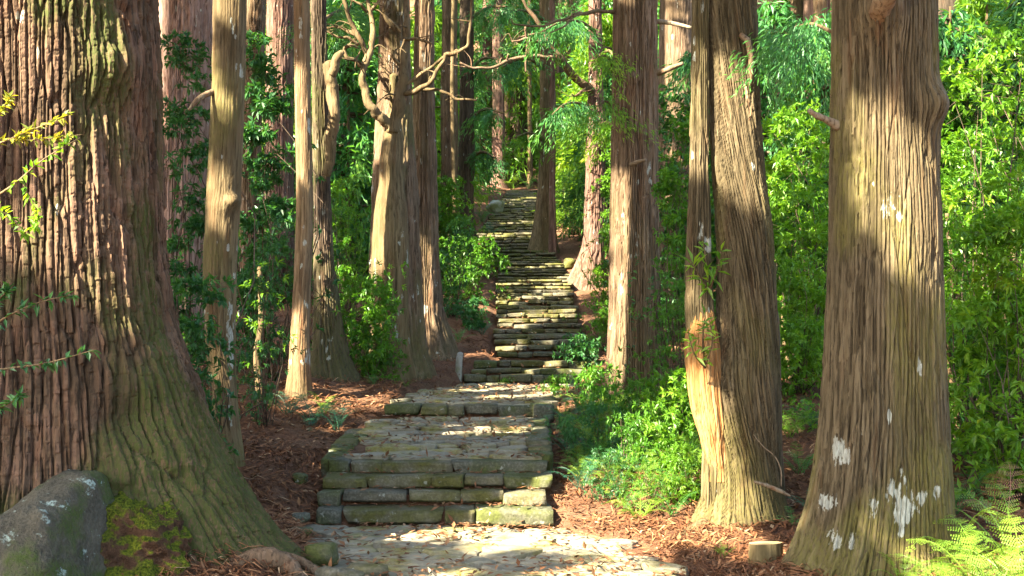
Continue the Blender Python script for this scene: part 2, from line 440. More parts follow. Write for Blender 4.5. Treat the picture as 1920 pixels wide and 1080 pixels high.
def spaced(a, b, fine0, fine1, step, grow, mx):
    m = list(np.arange(fine0, fine1, step)); s = step; v = fine1
    while v < b: m.append(v); s = min(s * grow, mx); v += s
    m.append(b); s = step; v = fine0; lo = []
    while v > a: s = min(s * grow, mx); v -= s; lo.append(v)
    return np.array(lo[::-1] + m)
gx = spaced(-90, 90, -4.5, 4.5, 0.075, 1.12, 4.0)
gy = spaced(-40, 170, 7.0, 25.0, 0.09, 1.06, 4.0)
GX, GY = np.meshgrid(gx, gy)
GZ = ground(GX, GY)
nx, ny = len(gx), len(gy)
ii = (np.arange(ny - 1)[:, None] * nx + np.arange(nx - 1)[None]).ravel()
g_me = raw_mesh('ground', np.stack([GX, GY, GZ], -1).reshape(-1, 3), [np.stack([ii, ii + 1, ii + nx + 1, ii + nx], 1)])
tag(link('ground', g_me, M['ground']), 'reddish brown forest floor of cedar litter on both sides of the path', None, None, 'structure')

# ------------------------------------------------------------------ stones
def block_mesh(name, nx_, ny_, nz_, seed, rnd=0.10, amp=0.045):
    """rounded, hewn unit block (-.5...5) from a subdivided box"""
    V = {}; Vl = []; Q = []
    N = (nx_, ny_, nz_)
    def vid(i, j, k):
        if (i, j, k) not in V:
            V[(i, j, k)] = len(Vl); Vl.append((i / N[0] - .5, j / N[1] - .5, k / N[2] - .5))
        return V[(i, j, k)]
    for i in range(N[0]):
        for j in range(N[1]):
            Q.append((vid(i, j, 0), vid(i, j + 1, 0), vid(i + 1, j + 1, 0), vid(i + 1, j, 0)))
            Q.append((vid(i, j, N[2]), vid(i + 1, j, N[2]), vid(i + 1, j + 1, N[2]), vid(i, j + 1, N[2])))
    for i in range(N[0]):
        for k in range(N[2]):
            Q.append((vid(i, 0, k), vid(i + 1, 0, k), vid(i + 1, 0, k + 1), vid(i, 0, k + 1)))
            Q.append((vid(i, N[1], k), vid(i, N[1], k + 1), vid(i + 1, N[1], k + 1), vid(i + 1, N[1], k)))
    for j in range(N[1]):
        for k in range(N[2]):
            Q.append((vid(0, j, k), vid(0, j, k + 1), vid(0, j + 1, k + 1), vid(0, j + 1, k)))
            Q.append((vid(N[0], j, k), vid(N[0], j + 1, k), vid(N[0], j + 1, k + 1), vid(N[0], j, k + 1)))
    P = np.array(Vl)
    asp = np.array([2.6, 2.2, 1.0])                       # typical proportions, so edges round evenly
    X = P * asp; c = np.clip(X, -(asp * .5 - rnd), asp * .5 - rnd); dv = X - c; ln = np.linalg.norm(dv, axis=1)[:, None]
    X = c + np.where(ln > 1e-6, dv / np.maximum(ln, 1e-6) * np.minimum(ln, rnd), 0)
    nse = np.stack([fbm(X[:, 0] * 1.1 + 9 * s, X[:, 1] * 1.1, X[:, 2] * 1.4, seed + s, 3) for s in range(3)], 1)
    X = X + nse * np.array([amp * 2.2, amp * 2.6, amp * 1.9]) * 1.4
    # a skewed top and ends so no two blocks look sawn
    rg = np.random.default_rng(seed)
    X[:, 2] += (P[:, 2] + .5) * (P[:, 0] * rg.uniform(-.13, .13) + rg.uniform(-.04, .04))
    X[:, 0] += np.sign(P[:, 0]) * P[:, 2] * rg.uniform(-.12, .2)
    return raw_mesh(name, X / asp, [np.array(Q)])
BLK = [block_mesh('step_stone', 8, 5, 4, 100 + k) for k in range(9)]
BLF = [block_mesh('step_stone_small', 4, 2, 2, 200 + k, 0.10, 0.04) for k in range(8)]
for m_ in BLK: m_.materials.append(M['stone_step'])
for m_ in BLF: m_.materials.append(M['stone_far'])
MOSSY = [m_.copy() for m_ in BLK[:4]]
for m_ in MOSSY: m_.materials.clear(); m_.materials.append(M['stone_moss'])

FLIGHTS = [
    ('lower flight of four broad mossy stone steps nearest the viewer', 'stairs'),
    ('single mossy stone step across the path between the two paved landings', 'stairs'),
    ('short flight of three stone steps beside the small stone post', 'stairs'),
    ('long middle flight of uneven stone steps climbing between the banks', 'stairs'),
    ('upper flight of worn stone steps curving away towards the forest top', 'stairs'),
]
flight_roots = []
for fi, (lab, cat) in enumerate(FLIGHTS):
    ss = [s for s in STEPS if s[4] == fi]
    # packed earth core of the flight: one stepped body, sunk behind the stones
    mb = MB()
    o0 = np.array([0.5 * (edge_l(ss[0][0]) + edge_r(ss[0][0])), ss[0][0], ss[0][1] - 0.3])
    for (y, za, zb, tr, _) in ss:
        x0, x1 = edge_l(y) + 0.12, edge_r(y) - 0.12
        yb = y + tr + 0.25
        c = np.array([(x0, y + .10, za - .35), (x1, y + .10, za - .35), (x1, yb, za - .35), (x0, yb, za - .35)])
        t_ = c + np.array([0, 0, zb - za + .35 - .035])
        mb.add(np.vstack([c, t_]), Q=[(0, 1, 5, 4), (1, 2, 6, 5), (2, 3, 7, 6), (3, 0, 4, 7), (4, 5, 6, 7)])
    root = bpy.data.objects.new('stone_stairs', None); COL.objects.link(root); root.location = o0
    tag(root, lab, cat, 'flights of stone steps on the path')
    link('packed_earth', mb.mesh('packed_earth', False, o0), M['ground'], root)
    flight_roots.append((root, o0))
    for si, (y, za, zb, tr, _) in enumerate(ss):
        rg = np.random.default_rng(int(y * 1000))
        x0, x1 = edge_l(y) + rg.uniform(-.06, .06), edge_r(y) + rg.uniform(-.06, .06)
        x = x0; near = fi < 3
        while x < x1 - 0.02:
            w = rg.choice([.24, .34, .46, .62, .85]) * rg.uniform(.85, 1.15)
            if x1 - (x + w) < 0.22: w = x1 - x
            h = (zb - za) * rg.uniform(.80, .98) + (.012 if near else 0)
            dep = tr + 0.14 + rg.uniform(-.02, .05)
            end = x <= x0 + 1e-6 or x + w >= x1 - 1e-6
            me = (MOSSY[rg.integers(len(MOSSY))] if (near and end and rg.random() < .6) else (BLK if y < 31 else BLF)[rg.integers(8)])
            if near and end: h += rg.uniform(0, .03)
            st = bpy.data.objects.new('step_stone', me); COL.objects.link(st); st.parent = root
            loc = np.array([x + w / 2, y + dep / 2 + rg.uniform(-.06, .05), zb - h / 2 + rg.uniform(-.014, .014)]) - o0
            st.location = loc; st.scale = (w * rg.uniform(.97, 1.03), dep, h)
            st.rotation_euler = (rg.normal() * .02, rg.normal() * .012, rg.normal() * .035 + (math.pi if rg.random() < .5 else 0))
            x += w + rg.uniform(.0, .02)

# crazy paving between the flights: cells of a jittered point set, each its own slab
def clip_poly(P, n, c):
    out = []
    for i in range(len(P)):
        a, b = P[i], P[(i + 1) % len(P)]
        da, db = a @ n - c, b @ n - c
        if da <= 0: out.append(a)
        if (da < 0) != (db < 0) and abs(da - db) > 1e-12: out.append(a + (b - a) * da / (da - db))
    return out
def paving(parent, o0, y0, y1, sx, sy, seed, inset_l=0.0, inset_r=0.0, zoff=0.0):
    rg = np.random.default_rng(seed); S = []
    r = 0; y = y0 + sy * .4
    while y < y1 - sy * .2:
        x = -3 + rg.uniform(0, sx)
        while x < 3:
            S.append((x + rg.uniform(-.33, .33) * sx, y + rg.uniform(-.45, .45) * sy)); x += sx * rg.uniform(.55, 1.45)
        y += sy
    S = np.array(S); k = sx / sy
    for i, s in enumerate(S):
        xl, xr = edge_l(s[1]) + inset_l, edge_r(s[1]) - inset_r
        if s[0] < xl - .05 or s[0] > xr + .05: continue
        P = [np.array(v, float) for v in ((s[0] - sx * 1.6, max(y0, s[1] - sy * 1.6)), (s[0] + sx * 1.6, max(y0, s[1] - sy * 1.6)),
                                         (s[0] + sx * 1.6, min(y1, s[1] + sy * 1.6)), (s[0] - sx * 1.6, min(y1, s[1] + sy * 1.6)))]
        for j, q in enumerate(S):
            if j == i or abs(q[0] - s[0]) > 3.2 * sx or abs(q[1] - s[1]) > 3.2 * sy: continue
            dv = (q - s) * np.array([1, k * k]); m = (s + q) / 2
            P = clip_poly(P, dv, m @ dv)
            if len(P) < 3: break
        if len(P) < 3: continue
        P = np.array(P); P[:, 0] = np.clip(P[:, 0], xl - .12, xr + .12)
        c = P.mean(0); gap = .010
        # resample the outline with a wobble, round corners
        Q = []
        for a, b in zip(P, np.roll(P, -1, 0)):
            ln = np.linalg.norm(b - a); m = max(1, int(ln / .11))
            for q in range(m):
                t = (q + .5) / m; Q.append(a + (b - a) * t)
        Q = np.array(Q)
        if len(Q) < 4: continue
        Q = Q + rg.normal(size=Q.shape) * .008
        dirn = c - Q; dl_ = np.linalg.norm(dirn, axis=1)[:, None] + 1e-6; dirn = dirn / dl_
        ztop = np.interp(c[1], PATH_Y, PATH_Z) + zoff + rg.uniform(-.022, .016)
        if c[1] > 16.49 and y0 < 16.4: ztop = min(ztop, .752)
        tl = rg.normal(size=2) * .03
        def zz_(p): return ztop + (p - c) @ tl + np.interp(p[:, 1], PATH_Y, PATH_Z) * 0
        A = Q + dirn * np.minimum(gap, dl_ * .3); B = Q + dirn * np.minimum(gap + .022, dl_ * .5); C2 = Q + dirn * np.minimum(gap + .085, dl_ * .62)
        n = len(Q)
        V = np.vstack([np.c_[A, np.full(n, ztop - .11)], np.c_[A, zz_(A) - .014], np.c_[B, zz_(B) - .003 + rg.normal(size=n) * .003], np.c_[C2, zz_(C2) + .001 + rg.normal(size=n) * .0045], [[c[0], c[1], ztop + .005]]])
        j = np.arange(n); j2 = (j + 1) % n
        qs = np.vstack([np.stack([a * n + j, a * n + j2, (a + 1) * n + j2, (a + 1) * n + j], 1) for a in range(3)])
        ts = np.stack([3 * n + j, 3 * n + j2, np.full(n, 4 * n)], 1)
        o = np.array([c[0], c[1], ztop])
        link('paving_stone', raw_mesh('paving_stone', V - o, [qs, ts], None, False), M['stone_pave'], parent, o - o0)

def path_base(name, y0, y1, lab, seed, sx, sy, il=0.0, ir=0.0):
    ys = np.linspace(y0, y1, 12); o0 = np.array([0.5 * (edge_l(y0) + edge_r(y0)), y0, 0.0])
    V = []
    for y in ys:
        z = np.interp(min(max(y, y0 + .03), y1 - .03), PATH_Y, PATH_Z) - .05
        V += [(edge_l(y) - .02, y, z - .3), (edge_l(y) - .02, y, z), (edge_r(y) + .02, y, z), (edge_r(y) + .02, y, z - .3)]
    i = np.arange(len(ys) - 1) * 4
    Q = np.vstack([np.stack([i + a, i + a + 1, i + a + 5, i + a + 4], 1) for a in range(3)])
    o = link(name, raw_mesh('path', np.array(V) - o0, [Q], None, False), M['ground'], None, o0)
    tag(o, lab, None, None, 'structure')
    paving(o, o0, y0, y1, sx, sy, seed, il, ir)
    return o, o0
path_near, pn0 = path_base('path', 8.2, 12.02, 'sunlit flat stone paving of the path in front of the lowest steps', 31, .46, .27)
path_mid, pm0 = path_base('path', 13.15, 16.5, 'paved landing of rough flat stones strewn with brown leaves', 32, .42, .27, .16, .16)
path_up, pu0 = path_base('path', 16.75, 21.5, 'second paved landing sloping up to the three steps', 33, .44, .32)
# kerb blocks along both sides of the lower landing
def kerb(parent, o0, ya, yb, side, seed, off=0.0, proud=0.03):
    rg = np.random.default_rng(seed); y = ya
    while y < yb:
        l = rg.uniform(.26, .5); w = rg.uniform(.2, .3); h = rg.uniform(.24, .32)
        ym = y + l / 2; x = (edge_l(ym) + w * .35 if side < 0 else edge_r(ym) - w * .35) + off
        z = np.interp(ym, PATH_Y, PATH_Z) + proud + rg.uniform(-.02, .02)
        st = bpy.data.objects.new('kerb_stone', (MOSSY + BLK)[rg.integers(9)]); COL.objects.link(st); st.parent = parent
        st.location = np.array([x, ym, z - h / 2]) - o0; st.scale = (l, w, h)
        st.rotation_euler = (rg.normal() * .04, rg.normal() * .03, math.pi / 2 + rg.normal() * .08)
        y += l * .98
kerb(path_mid, pm0, 13.2, 16.4, 1, 41, 0.02, 0.0); kerb(path_mid, pm0, 13.2, 15.2, -1, 42, -.05, -.025)
kerb(path_up, pu0, 16.9, 19.0, -1, 43, 0, -.03); kerb(path_up, pu0, 16.9, 20.5, 1, 44, 0, -.03)

# ------------------------------------------------------------------ boulders and loose rocks
def rock_mesh(planes, noise=.06, seed=0, res=(28, 18), freq=2.2, rough=0.0):
    th = np.linspace(0, 2 * math.pi, res[0], endpoint=False); ph = np.linspace(0.06, math.pi - .06, res[1])
    T, Pp = np.meshgrid(th, ph)
    D = np.stack([np.cos(T) * np.sin(Pp), np.sin(T) * np.sin(Pp), np.cos(Pp)], -1).reshape(-1, 3)
    D = np.vstack([D, [0, 0, 1], [0, 0, -1]])
    r = np.zeros(len(D)); k = 14.0
    inv = np.zeros(len(D))
    for n, h in planes:
        n = np.array(n, float); n /= np.linalg.norm(n)
        inv += np.maximum(D @ n / h, 0) ** k
    r = inv ** (-1 / k)
    r = r * (1 + noise * fbm(D[:, 0] * freq, D[:, 1] * freq, D[:, 2] * freq, seed, 5))
    if rough: r = r * (1 + rough * fbm(D[:, 0] * 9, D[:, 1] * 9, D[:, 2] * 9, seed + 5, 4))
    V = D * r[:, None]
    m, n_ = res[1], res[0]
    i = np.arange(m - 1)[:, None] * n_; j = np.arange(n_)[None]; j2 = (j + 1) % n_
    Q = np.stack([i + j, i + n_ + j, i + n_ + j2, i + j2], -1).reshape(-1, 4)
    jj = np.arange(n_); jn = (jj + 1) % n_
    T3 = np.vstack([np.stack([np.full(n_, m * n_), jj, jn], 1), np.stack([np.full(n_, m * n_ + 1), (m - 1) * n_ + jn, (m - 1) * n_ + jj], 1)])
    return raw_mesh('rock', V, [Q, T3])
def rand_planes(rg, n=11):
    D = unit(n, rg); return [(d, rg.uniform(.75, 1.05)) for d in D] + [((0, 0, 1), .8), ((0, 0, -1), .8), ((1, 0, 0), 1), ((-1, 0, 0), 1), ((0, 1, 0), 1), ((0, -1, 0), 1)]
p = at(70, 1122, 8.5)
big_planes = [((1, -.25, .30), .40), ((.05, -.25, 1), .70), ((-.62, -.1, .80), .62), ((-.1, -1, .42), .52), ((-1, 0, .1), .85), ((0, 1, 0), .6), ((0, 0, -1), .5), ((.6, -.9, .3), .50)]
tag(link('boulder', rock_mesh(big_planes, .10, 3, (110, 76), 2.6, .035), M['boulder'], None, p), 'large angular grey boulder with pale lichen at the foot of the giant cedar', 'boulder')
for (px, py, d, sx, sy, sz, seed, mt, lab) in [
    (606, 1040, 9.9, .125, .14, .12, 5, 'stone_moss', 'rounded green-grey rock at the edge of the paving beside the giant root'),
    (683, 1068, 9.6, .17, .13, .055, 6, 'stone_step', 'flat dark rock lying at the lower edge of the paving'),
    (563, 898, 12.9, .085, .09, .075, 7, 'stone_moss', 'small mossy stone alone in the litter beside the lower steps'),
    (567, 970, 11.9, .085, .1, .055, 8, 'stone_moss', 'low moss-covered stone touching the left end of the bottom step'),
    (560, 1000, 11.2, .12, .12, .07, 9, 'stone_moss', 'mossy stone between the giant root and the paving'),
    (612, 1075, 9.4, .10, .10, .06, 10, 'stone_step', 'small flat stone below the rounded green-grey rock'),
    (655, 1078, 9.35, .12, .1, .04, 11, 'stone_step', 'flat grey slab at the bottom edge of the paving'),
    (1068, 494, 36.5, .2, .2, .2, 13, 'stone_far', 'small upright pale stone beside the long flight'),
    (930, 388, 49.0, .38, .3, .35, 14, 'stone_grey', 'light grey boulder at the left edge of the upper flight'),
]:
    rg = np.random.default_rng(seed)
    tag(link('rock', rock_mesh(rand_planes(rg), .1, seed, (26, 16)), M[mt], None, at(px, py, d), (0, 0, rg.uniform(0, 6)), (sx, sy, sz)), lab, 'rock')
# small stone post
mb = MB()
b0 = at(860, 706, 21.6)
h = 46 * 21.6 / F
V, Q, T3 = tube([(0, 0, -.15), (0, 0, h * .5), (.012, 0, h * .88), (.014, 0, h * .97), (.014, 0, h)], [.062, .060, .056, .042, .012], 12, 18, .08, 3)
mb.add(V, Q, T3)
tag(link('stone_post', mb.mesh('stone_post'), M['stone_grey'], None, b0, (0, math.radians(2), 0)), 'small weathered stone post standing by the three steps', 'stone post')

# ------------------------------------------------------------------ trees: trunks with real bark relief
def bark_relief(u, v, kind, seed):
    """(relief in metres, plate id) for arc length u and height v"""
    wu = u + .022 * fbm(u * 4, v * 1.6, 0, seed, 3) + .02 * fbm(u * 1.2, v * .5, 0, seed + 3, 2)
    def brick(w, h, sd):
        c = np.floor(wu / w); fu = wu / w - c; o = np.zeros_like(c)
        hc_ = _h(c, o, o + 1, sd); hc = h * (.55 + .9 * hc_)
        vv = v / hc + _h(c, o, o + 2, sd) * 10 + .22 * vnoise(wu * 9, v * 4, 0, sd + 3)
        r = np.floor(vv); fv = vv - r
        return _h(c, o, o + 3, sd), _h(c, r, o + 4, sd), np.minimum(fu, 1 - fu), np.minimum(fv, 1 - fv) * hc / w, fv
    if kind == 'plate':
        hc, pid, eu, ev, fv = brick(.062, .15, seed); _, pid2, eu2, ev2, _f = brick(.034, .06, seed + 2); lump = sstep(-.25, .35, fbm(u * 1.6, v * 1.1, 0, seed + 60, 3))
        a1, a2, aid = worley(wu / .13, v / .9 + 7, seed)
        g2 = np.clip((a2 - a1) / .13, 0, 1)
        r = (sstep(0, .24, eu) - 1) * .034 * (.1 + 1.4 * hc) + (g2 - 1) * .045 + ((sstep(0, .14, ev) - 1) * .008 + (pid - .5) * .018 + (.5 - fv) * .008) * (.4 + .6 * lump) + ((sstep(0, .2, eu2) - 1) * .006 + (sstep(0, .2, ev2) - 1) * .005 + (pid2 - .5) * .012) * (1.1 - .6 * lump) + (hc - .5) * .024 + .010 * fbm(u * 9, v * 6, 0, seed + 7, 2) + .006 * fbm(u * 26, v * 12, 0, seed + 8, 3)
        return r, np.clip(.3 * pid + .25 * pid2 + .25 * aid + .2 * hc + .25 * fbm(u * 3, v * 1.2, 0, seed + 11, 3), 0, 1)
    if kind == 'strip':
        hc, pid, eu, ev, fv = brick(.034, .85, seed); _, pid2, eu2, ev2, _f = brick(.019, .35, seed + 2)
        a1, a2, aid = worley(wu / .07, v / .8 + 7, seed)
        g2 = np.clip((a2 - a1) / .16, 0, 1)
        r = (sstep(0, .3, eu) - 1) * .021 * (.05 + 1.5 * hc) + (g2 - 1) * .022 + (sstep(0, .3, ev) - 1) * .003 + (pid - .5) * .010 + (pid2 - .5) * .008 + (aid - .5) * .010 + (.5 - fv) * .003 + .004 * fbm(u * 34, v * 8, 0, seed + 8, 3)
        return r, .3 * pid + .4 * pid2 + .3 * aid
    if kind == 'fine':
        a1, a2, aid = worley(wu / .035, v / .5 + 7, seed)
        g = np.clip((a2 - a1) / .4, 0, 1)
        r = (g - 1) * .010 + (aid - .5) * .006 + .003 * fbm(u * 30, v * 6, 0, seed + 8, 3)
        return r, aid
    r = .008 * fbm(u * 5, v * 3, 0, seed, 4) + .004 * fbm(u * 20, v * 6, 0, seed + 2, 3)     # smooth
    return r, np.clip(.5 + .6 * fbm(u * 6, v * 1.2, 0, seed + 4, 3), 0, 1)

def smooth_interp(x, xp, fp):
    """monotone-ish cubic through a table"""
    xp = np.asarray(xp, float); fp = np.asarray(fp, float)
    m = np.gradient(fp, xp)
    i = np.clip(np.searchsorted(xp, x) - 1, 0, len(xp) - 2)
    h = xp[i + 1] - xp[i]; t = np.clip((x - xp[i]) / h, 0, 1)
    return (2 * t**3 - 3 * t**2 + 1) * fp[i] + (t**3 - 2 * t**2 + t) * h * m[i] + (-2 * t**3 + 3 * t**2) * fp[i + 1] + (t**3 - t**2) * h * m[i + 1]

def trunk_mesh(rows, d, zfoot, zend, kind, seed, nth=150, dz=.03, depth=1.0, lobes=0.0, nlobe=5, twist=0.0, spur=None, moss=0.3, lich_amt=0.3,
               lich_spots=(), fold=None, dents=(), ysq=1.0, lean=(0, 0), top_r=.35, pale=()):
    """rows: (py, x left, x right) silhouette read off the photograph at depth d"""
    rows = sorted(rows)
    zt = np.array([EYE - (r[0] - HY) / F * d for r in rows])[::-1]
    xc = np.array([((r[1] + r[2]) / 2 - CX) / F * d for r in rows])[::-1]
    rt = np.array([(r[2] - r[1]) / 2 / F * d for r in rows])[::-1]
    ztop_view = zt[-1] + .3
    z = np.concatenate([np.arange(zfoot, ztop_view, dz), np.linspace(ztop_view, max(zend, ztop_view + .5), 14)])
    cx_ = smooth_interp(np.clip(z, zt[0], zt[-1]), zt, xc); R = smooth_interp(np.clip(z, zt[0], zt[-1]), zt, rt)
    low = np.clip(zt[0] - z, 0, None); R = R * (1 + low * .35)
    up = np.clip((z - zt[-1]) / max(zend - zt[-1], .1), 0, 1)
    R = R * (1 - up * (1 - top_r)); cx_ = cx_ + lean[0] * np.clip(z - zt[-1], 0, None); cyy = d + lean[1] * np.clip(z - zt[0], 0, None)
    t = np.arange(nth) / nth * 2 * math.pi - math.pi * 1.5      # seam at the far side (+Y)
    th = t - .72 * np.sin(t + math.pi / 2)                       # denser towards the camera
    Th, Zg = np.meshgrid(th, z)
    Rg = R[:, None] * np.ones_like(Th)
    ref = float(np.median(rt))
    u = (Th + math.pi / 2) * ref + twist * Zg; v = Zg
    foot = sstep(zt[0] + 1.4, zt[0], Zg)
    if lobes:
        ph = fbm(Zg * .35, 0 * Zg, 0, seed + 40, 2) * 1.2
        lob = np.cos(Th * nlobe + seed + ph) * .55 + np.cos(Th * (nlobe + 2) + 2 * seed - ph) * .35 + .5 * fbm(np.cos(Th) * 1.5, np.sin(Th) * 1.5, Zg * .3, seed + 4, 2)
        Rg = Rg * (1 + lobes * lob * (.22 + .78 * foot))
    Rg = Rg * (1 + .025 * fbm(np.cos(Th) * 1.2, np.sin(Th) * 1.2, Zg * .8, seed + 9, 3))
    if spur is not None:
        for (a0, wid, z1, z0, amt, pw) in spur:
            k = np.clip((z1 - Zg) / (z1 - z0), 0, 1.25) ** pw
            da = np.angle(np.exp(1j * (Th - a0)))
            Rg = Rg + amt * k * np.exp(-(da / wid) ** 2)
    rel, pid = bark_relief(u, v, kind, seed)
    Rg = Rg + rel * depth
    X = cx_[:, None] + Rg * np.cos(Th); Y = (cyy if np.ndim(cyy) else np.full(len(z), cyy))[:, None] + Rg * np.sin(Th) * ysq
    for (px, py, rx, ry, amt) in dents:                          # knots, burls (amt > 0) and hollows (amt < 0)
        qx = X / Y * F + CX; qy = HY - (Zg - EYE) / Y * F
        k = np.exp(-(((qx - px) / rx) ** 2 + ((qy - py) / ry) ** 2)) * (np.sin(Th) < .1)
        X = X + amt * k * np.cos(Th); Y = Y + amt * k * np.sin(Th)
    V = np.stack([X, Y, Zg], -1).reshape(-1, 3)
    m = len(z)
    mo = moss * sstep(-.15, .35, fbm(u * 2.2, v * 1.1, 0, seed + 20, 3) + .7 * sstep(zt[0] + 1.3, zt[0], Zg) - .1)
    li = np.zeros_like(Zg)
    if lich_amt:
        n_ = fbm(u * 9, v * 4.0, 0, seed + 30, 3); li = np.maximum(li, np.clip((n_ - .52 + .12 * lich_amt) * 2.2 + .35, 0, .75))
    qx = X / Y * F + CX; qy = HY - (Zg - EYE) / Y * F
    for (px, py, rx, ry, s) in lich_spots:
        k = 1 - (((qx - px) / rx) ** 2 + ((qy - py) / ry) ** 2) + .9 * fbm(u * 16, v * 7, 0, seed + 33, 3)
        li = np.maximum(li, s * np.clip(.25 + .75 * k, 0, 1) * (np.sin(Th) < 0))
    i = np.arange(m - 1)[:, None] * nth; j = np.arange(nth)[None]; j2 = (j + 1) % nth
    Q = np.stack([i + j, i + j2, i + nth + j2, i + nth + j], -1).reshape(-1, 4)
    jj = np.arange(nth); V = np.vstack([V, [[cx_[-1], float(np.ravel(cyy)[-1]), z[-1] + .05]]])
    T3 = np.stack([(m - 1) * nth + jj, (m - 1) * nth + (jj + 1) % nth, np.full(nth, m * nth)], 1)
    z1 = lambda a, f: np.append(a.ravel(), f)
    return V, [Q, T3], {'rnd': z1(np.clip(pid, 0, 1), .5), 'moss': z1(mo, 0), 'lich': z1(np.clip(li, 0, 1), 0)}, (cx_[-1], float(np.ravel(cyy)[-1]), z[-1])

TREES = []            # (root, base, xy top, height): crowns are hung on these below
def tree_root(name, label, base, cat='tree', group=None):
    o = bpy.data.objects.new(name, None); COL.objects.link(o); o.location = [float(v) for v in base]
    return tag(o, label, cat, group)
def add_part(root, name, V, polys, attrs, mat, smooth=True):
    b = np.array(root.location)
    return link(name, raw_mesh(name, np.asarray(V) - b, polys, attrs, smooth), mat, root)
def limb_part(root, name, mbld, mat, smooth=True):
    b = np.array(root.location)
    me = mbld.mesh(name, smooth, b); return link(name, me, mat, root)

def hero(label, rows, d, kind, mat, seed, zend=18, foot_drop=.45, crown=True, smooth=True, **kw):
    px = (rows[-1][1] + rows[-1][2]) / 2
    x = (px - CX) / F * d
    base = np.array([x, d, gz(x, d)])
    zf = EYE - (rows[-1][0] - HY) / F * d - foot_drop
    V, P, A, top = trunk_mesh(rows, d, zf, zend, kind, seed, **kw)
    root = tree_root('cedar_tree', label, base)
    add_part(root, 'trunk', V, P, A, M[mat], smooth)
    if crown: TREES.append((root, base, np.array(top)))
    return root, base

# giant cedar on the left
giant, _ = hero('giant cedar with thick plated bark and a wide mossy root flare at far left', [(-90, -175, 292), (0, -175, 293), (200, -178, 297), (400, -182, 304), (500, -186, 312), (600, -192, 324), (700, -205, 345), (800, -220, 358), (900, -235, 374), (1000, -250, 396)],
     10.0, 'plate', 'bark_giant', 11, zend=24, nth=430, dz=.0155, smooth=False, lobes=.05, nlobe=4, moss=1.0, lich_amt=.0, ysq=.82, top_r=.5,
     spur=[(math.radians(-14), .60, 2.3, .05, .90, 2.0)], lich_spots=[(70, 100, 14, 26, .8), (40, 30, 14, 20, .7), (108, 395, 8, 14, .6), (110, 450, 8, 16, .6), (215, 640, 8, 10, .5)],
     dents=[(215, 120, 50, 60, .10), (200, 190, 45, 45, -.05), (250, 790, 60, 50, -.10), (330, 905, 40, 25, -.06)])
# tall cedar right front
bigr, _ = hero('broad cedar trunk with white lichen patches and two burls at right', [(-90, 1564, 1751), (0, 1563, 1754), (200, 1560, 1757), (400, 1558, 1761), (600, 1550, 1766), (700, 1545, 1770), (800, 1537, 1775), (900, 1522, 1782), (980, 1503, 1788), (1040, 1477, 1796), (1085, 1452, 1806)],
     9.8, 'strip', 'bark_grey', 12, zend=24, nth=340, dz=.018, smooth=False, depth=.8, lobes=.06, nlobe=6, moss=.6, lich_amt=0, top_r=.5,
     lich_spots=[(1675, 395, 24, 34, .9), (1690, 945, 34, 62, 1), (1637, 950, 16, 28, 1), (1728, 930, 14, 20, .9), (1572, 840, 14, 34, .9), (1588, 852, 9, 20, .9), (1552, 940, 22, 24, .8), (1565, 1010, 20, 26, .8), (1600, 1015, 14, 26, .8),
                 (1725, 680, 9, 30, .8), (1612, 800, 5, 26, .8), (1668, 780, 5, 22, .8), (1756, 925, 9, 14, .8), (1690, 1000, 12, 24, .8), (1640, 345, 5, 12, .6)],
     dents=[(1655, 12, 42, 62, .16), (1748, 195, 22, 34, .11), (1690, 450, 60, 120, .03)])
# twin-stemmed cedar
twin, tb = hero('twisted twin-stemmed cedar with an orange bulge and small plants in its cleft', [(-90, 1324, 1416), (0, 1324, 1418), (150, 1327, 1422), (300, 1333, 1431), (450, 1342, 1450), (560, 1343, 1456), (640, 1337, 1460), (720, 1318, 1462), (800, 1322, 1461), (860, 1326, 1462), (900, 1320, 1465), (945, 1306, 1470), (990, 1280, 1482)],
     12.0, 'strip', 'bark_grey', 13, zend=22, nth=220, dz=.02, smooth=False, depth=.8, lobes=.07, nlobe=5, twist=.16, moss=.35, lich_amt=0, lich_spots=[(1412, 312, 6, 12, .8)])
V, P, A, _t = trunk_mesh([(-90, 1299, 1331), (0, 1298, 1330), (150, 1296, 1329), (300, 1293, 1329), (450, 1287, 1334), (560, 1284, 1337), (640, 1287, 1346), (700, 1292, 1352), (760, 1300, 1358), (830, 1318, 1362)], 11.86, .2, 16, 'strip', 14, nth=110, dz=.026, depth=.7, moss=.2, lich_amt=.2)
o_ = add_part(twin, 'side_stem', V, P, A, M['bark_grey'], False)
V, P, A, _t = trunk_mesh([(585, 1296, 1338), (640, 1284, 1348), (700, 1286, 1354), (760, 1294, 1360), (820, 1310, 1364), (880, 1326, 1366)], 11.83, .45, 2.15, 'fine', 44, nth=90, dz=.025, depth=1.2, lobes=.05, moss=.05, lich_amt=0, top_r=.3)
tag(add_part(twin, 'exposed_wood', V, P, A, M['bark_orange'], False), 'orange bulge of bare wood low on the twin cedar')
V, P, A, _t = trunk_mesh([(480, 1400, 1448), (560, 1400, 1456), (700, 1400, 1463), (850, 1396, 1467), (930, 1388, 1474), (990, 1380, 1484)], 12.22, -.3, 3.0, 'strip', 15, nth=70, dz=.035, depth=.7, moss=.15, lich_amt=.1, top_r=.15)
add_part(twin, 'buttress', V, P, A, M['bark_brown'])
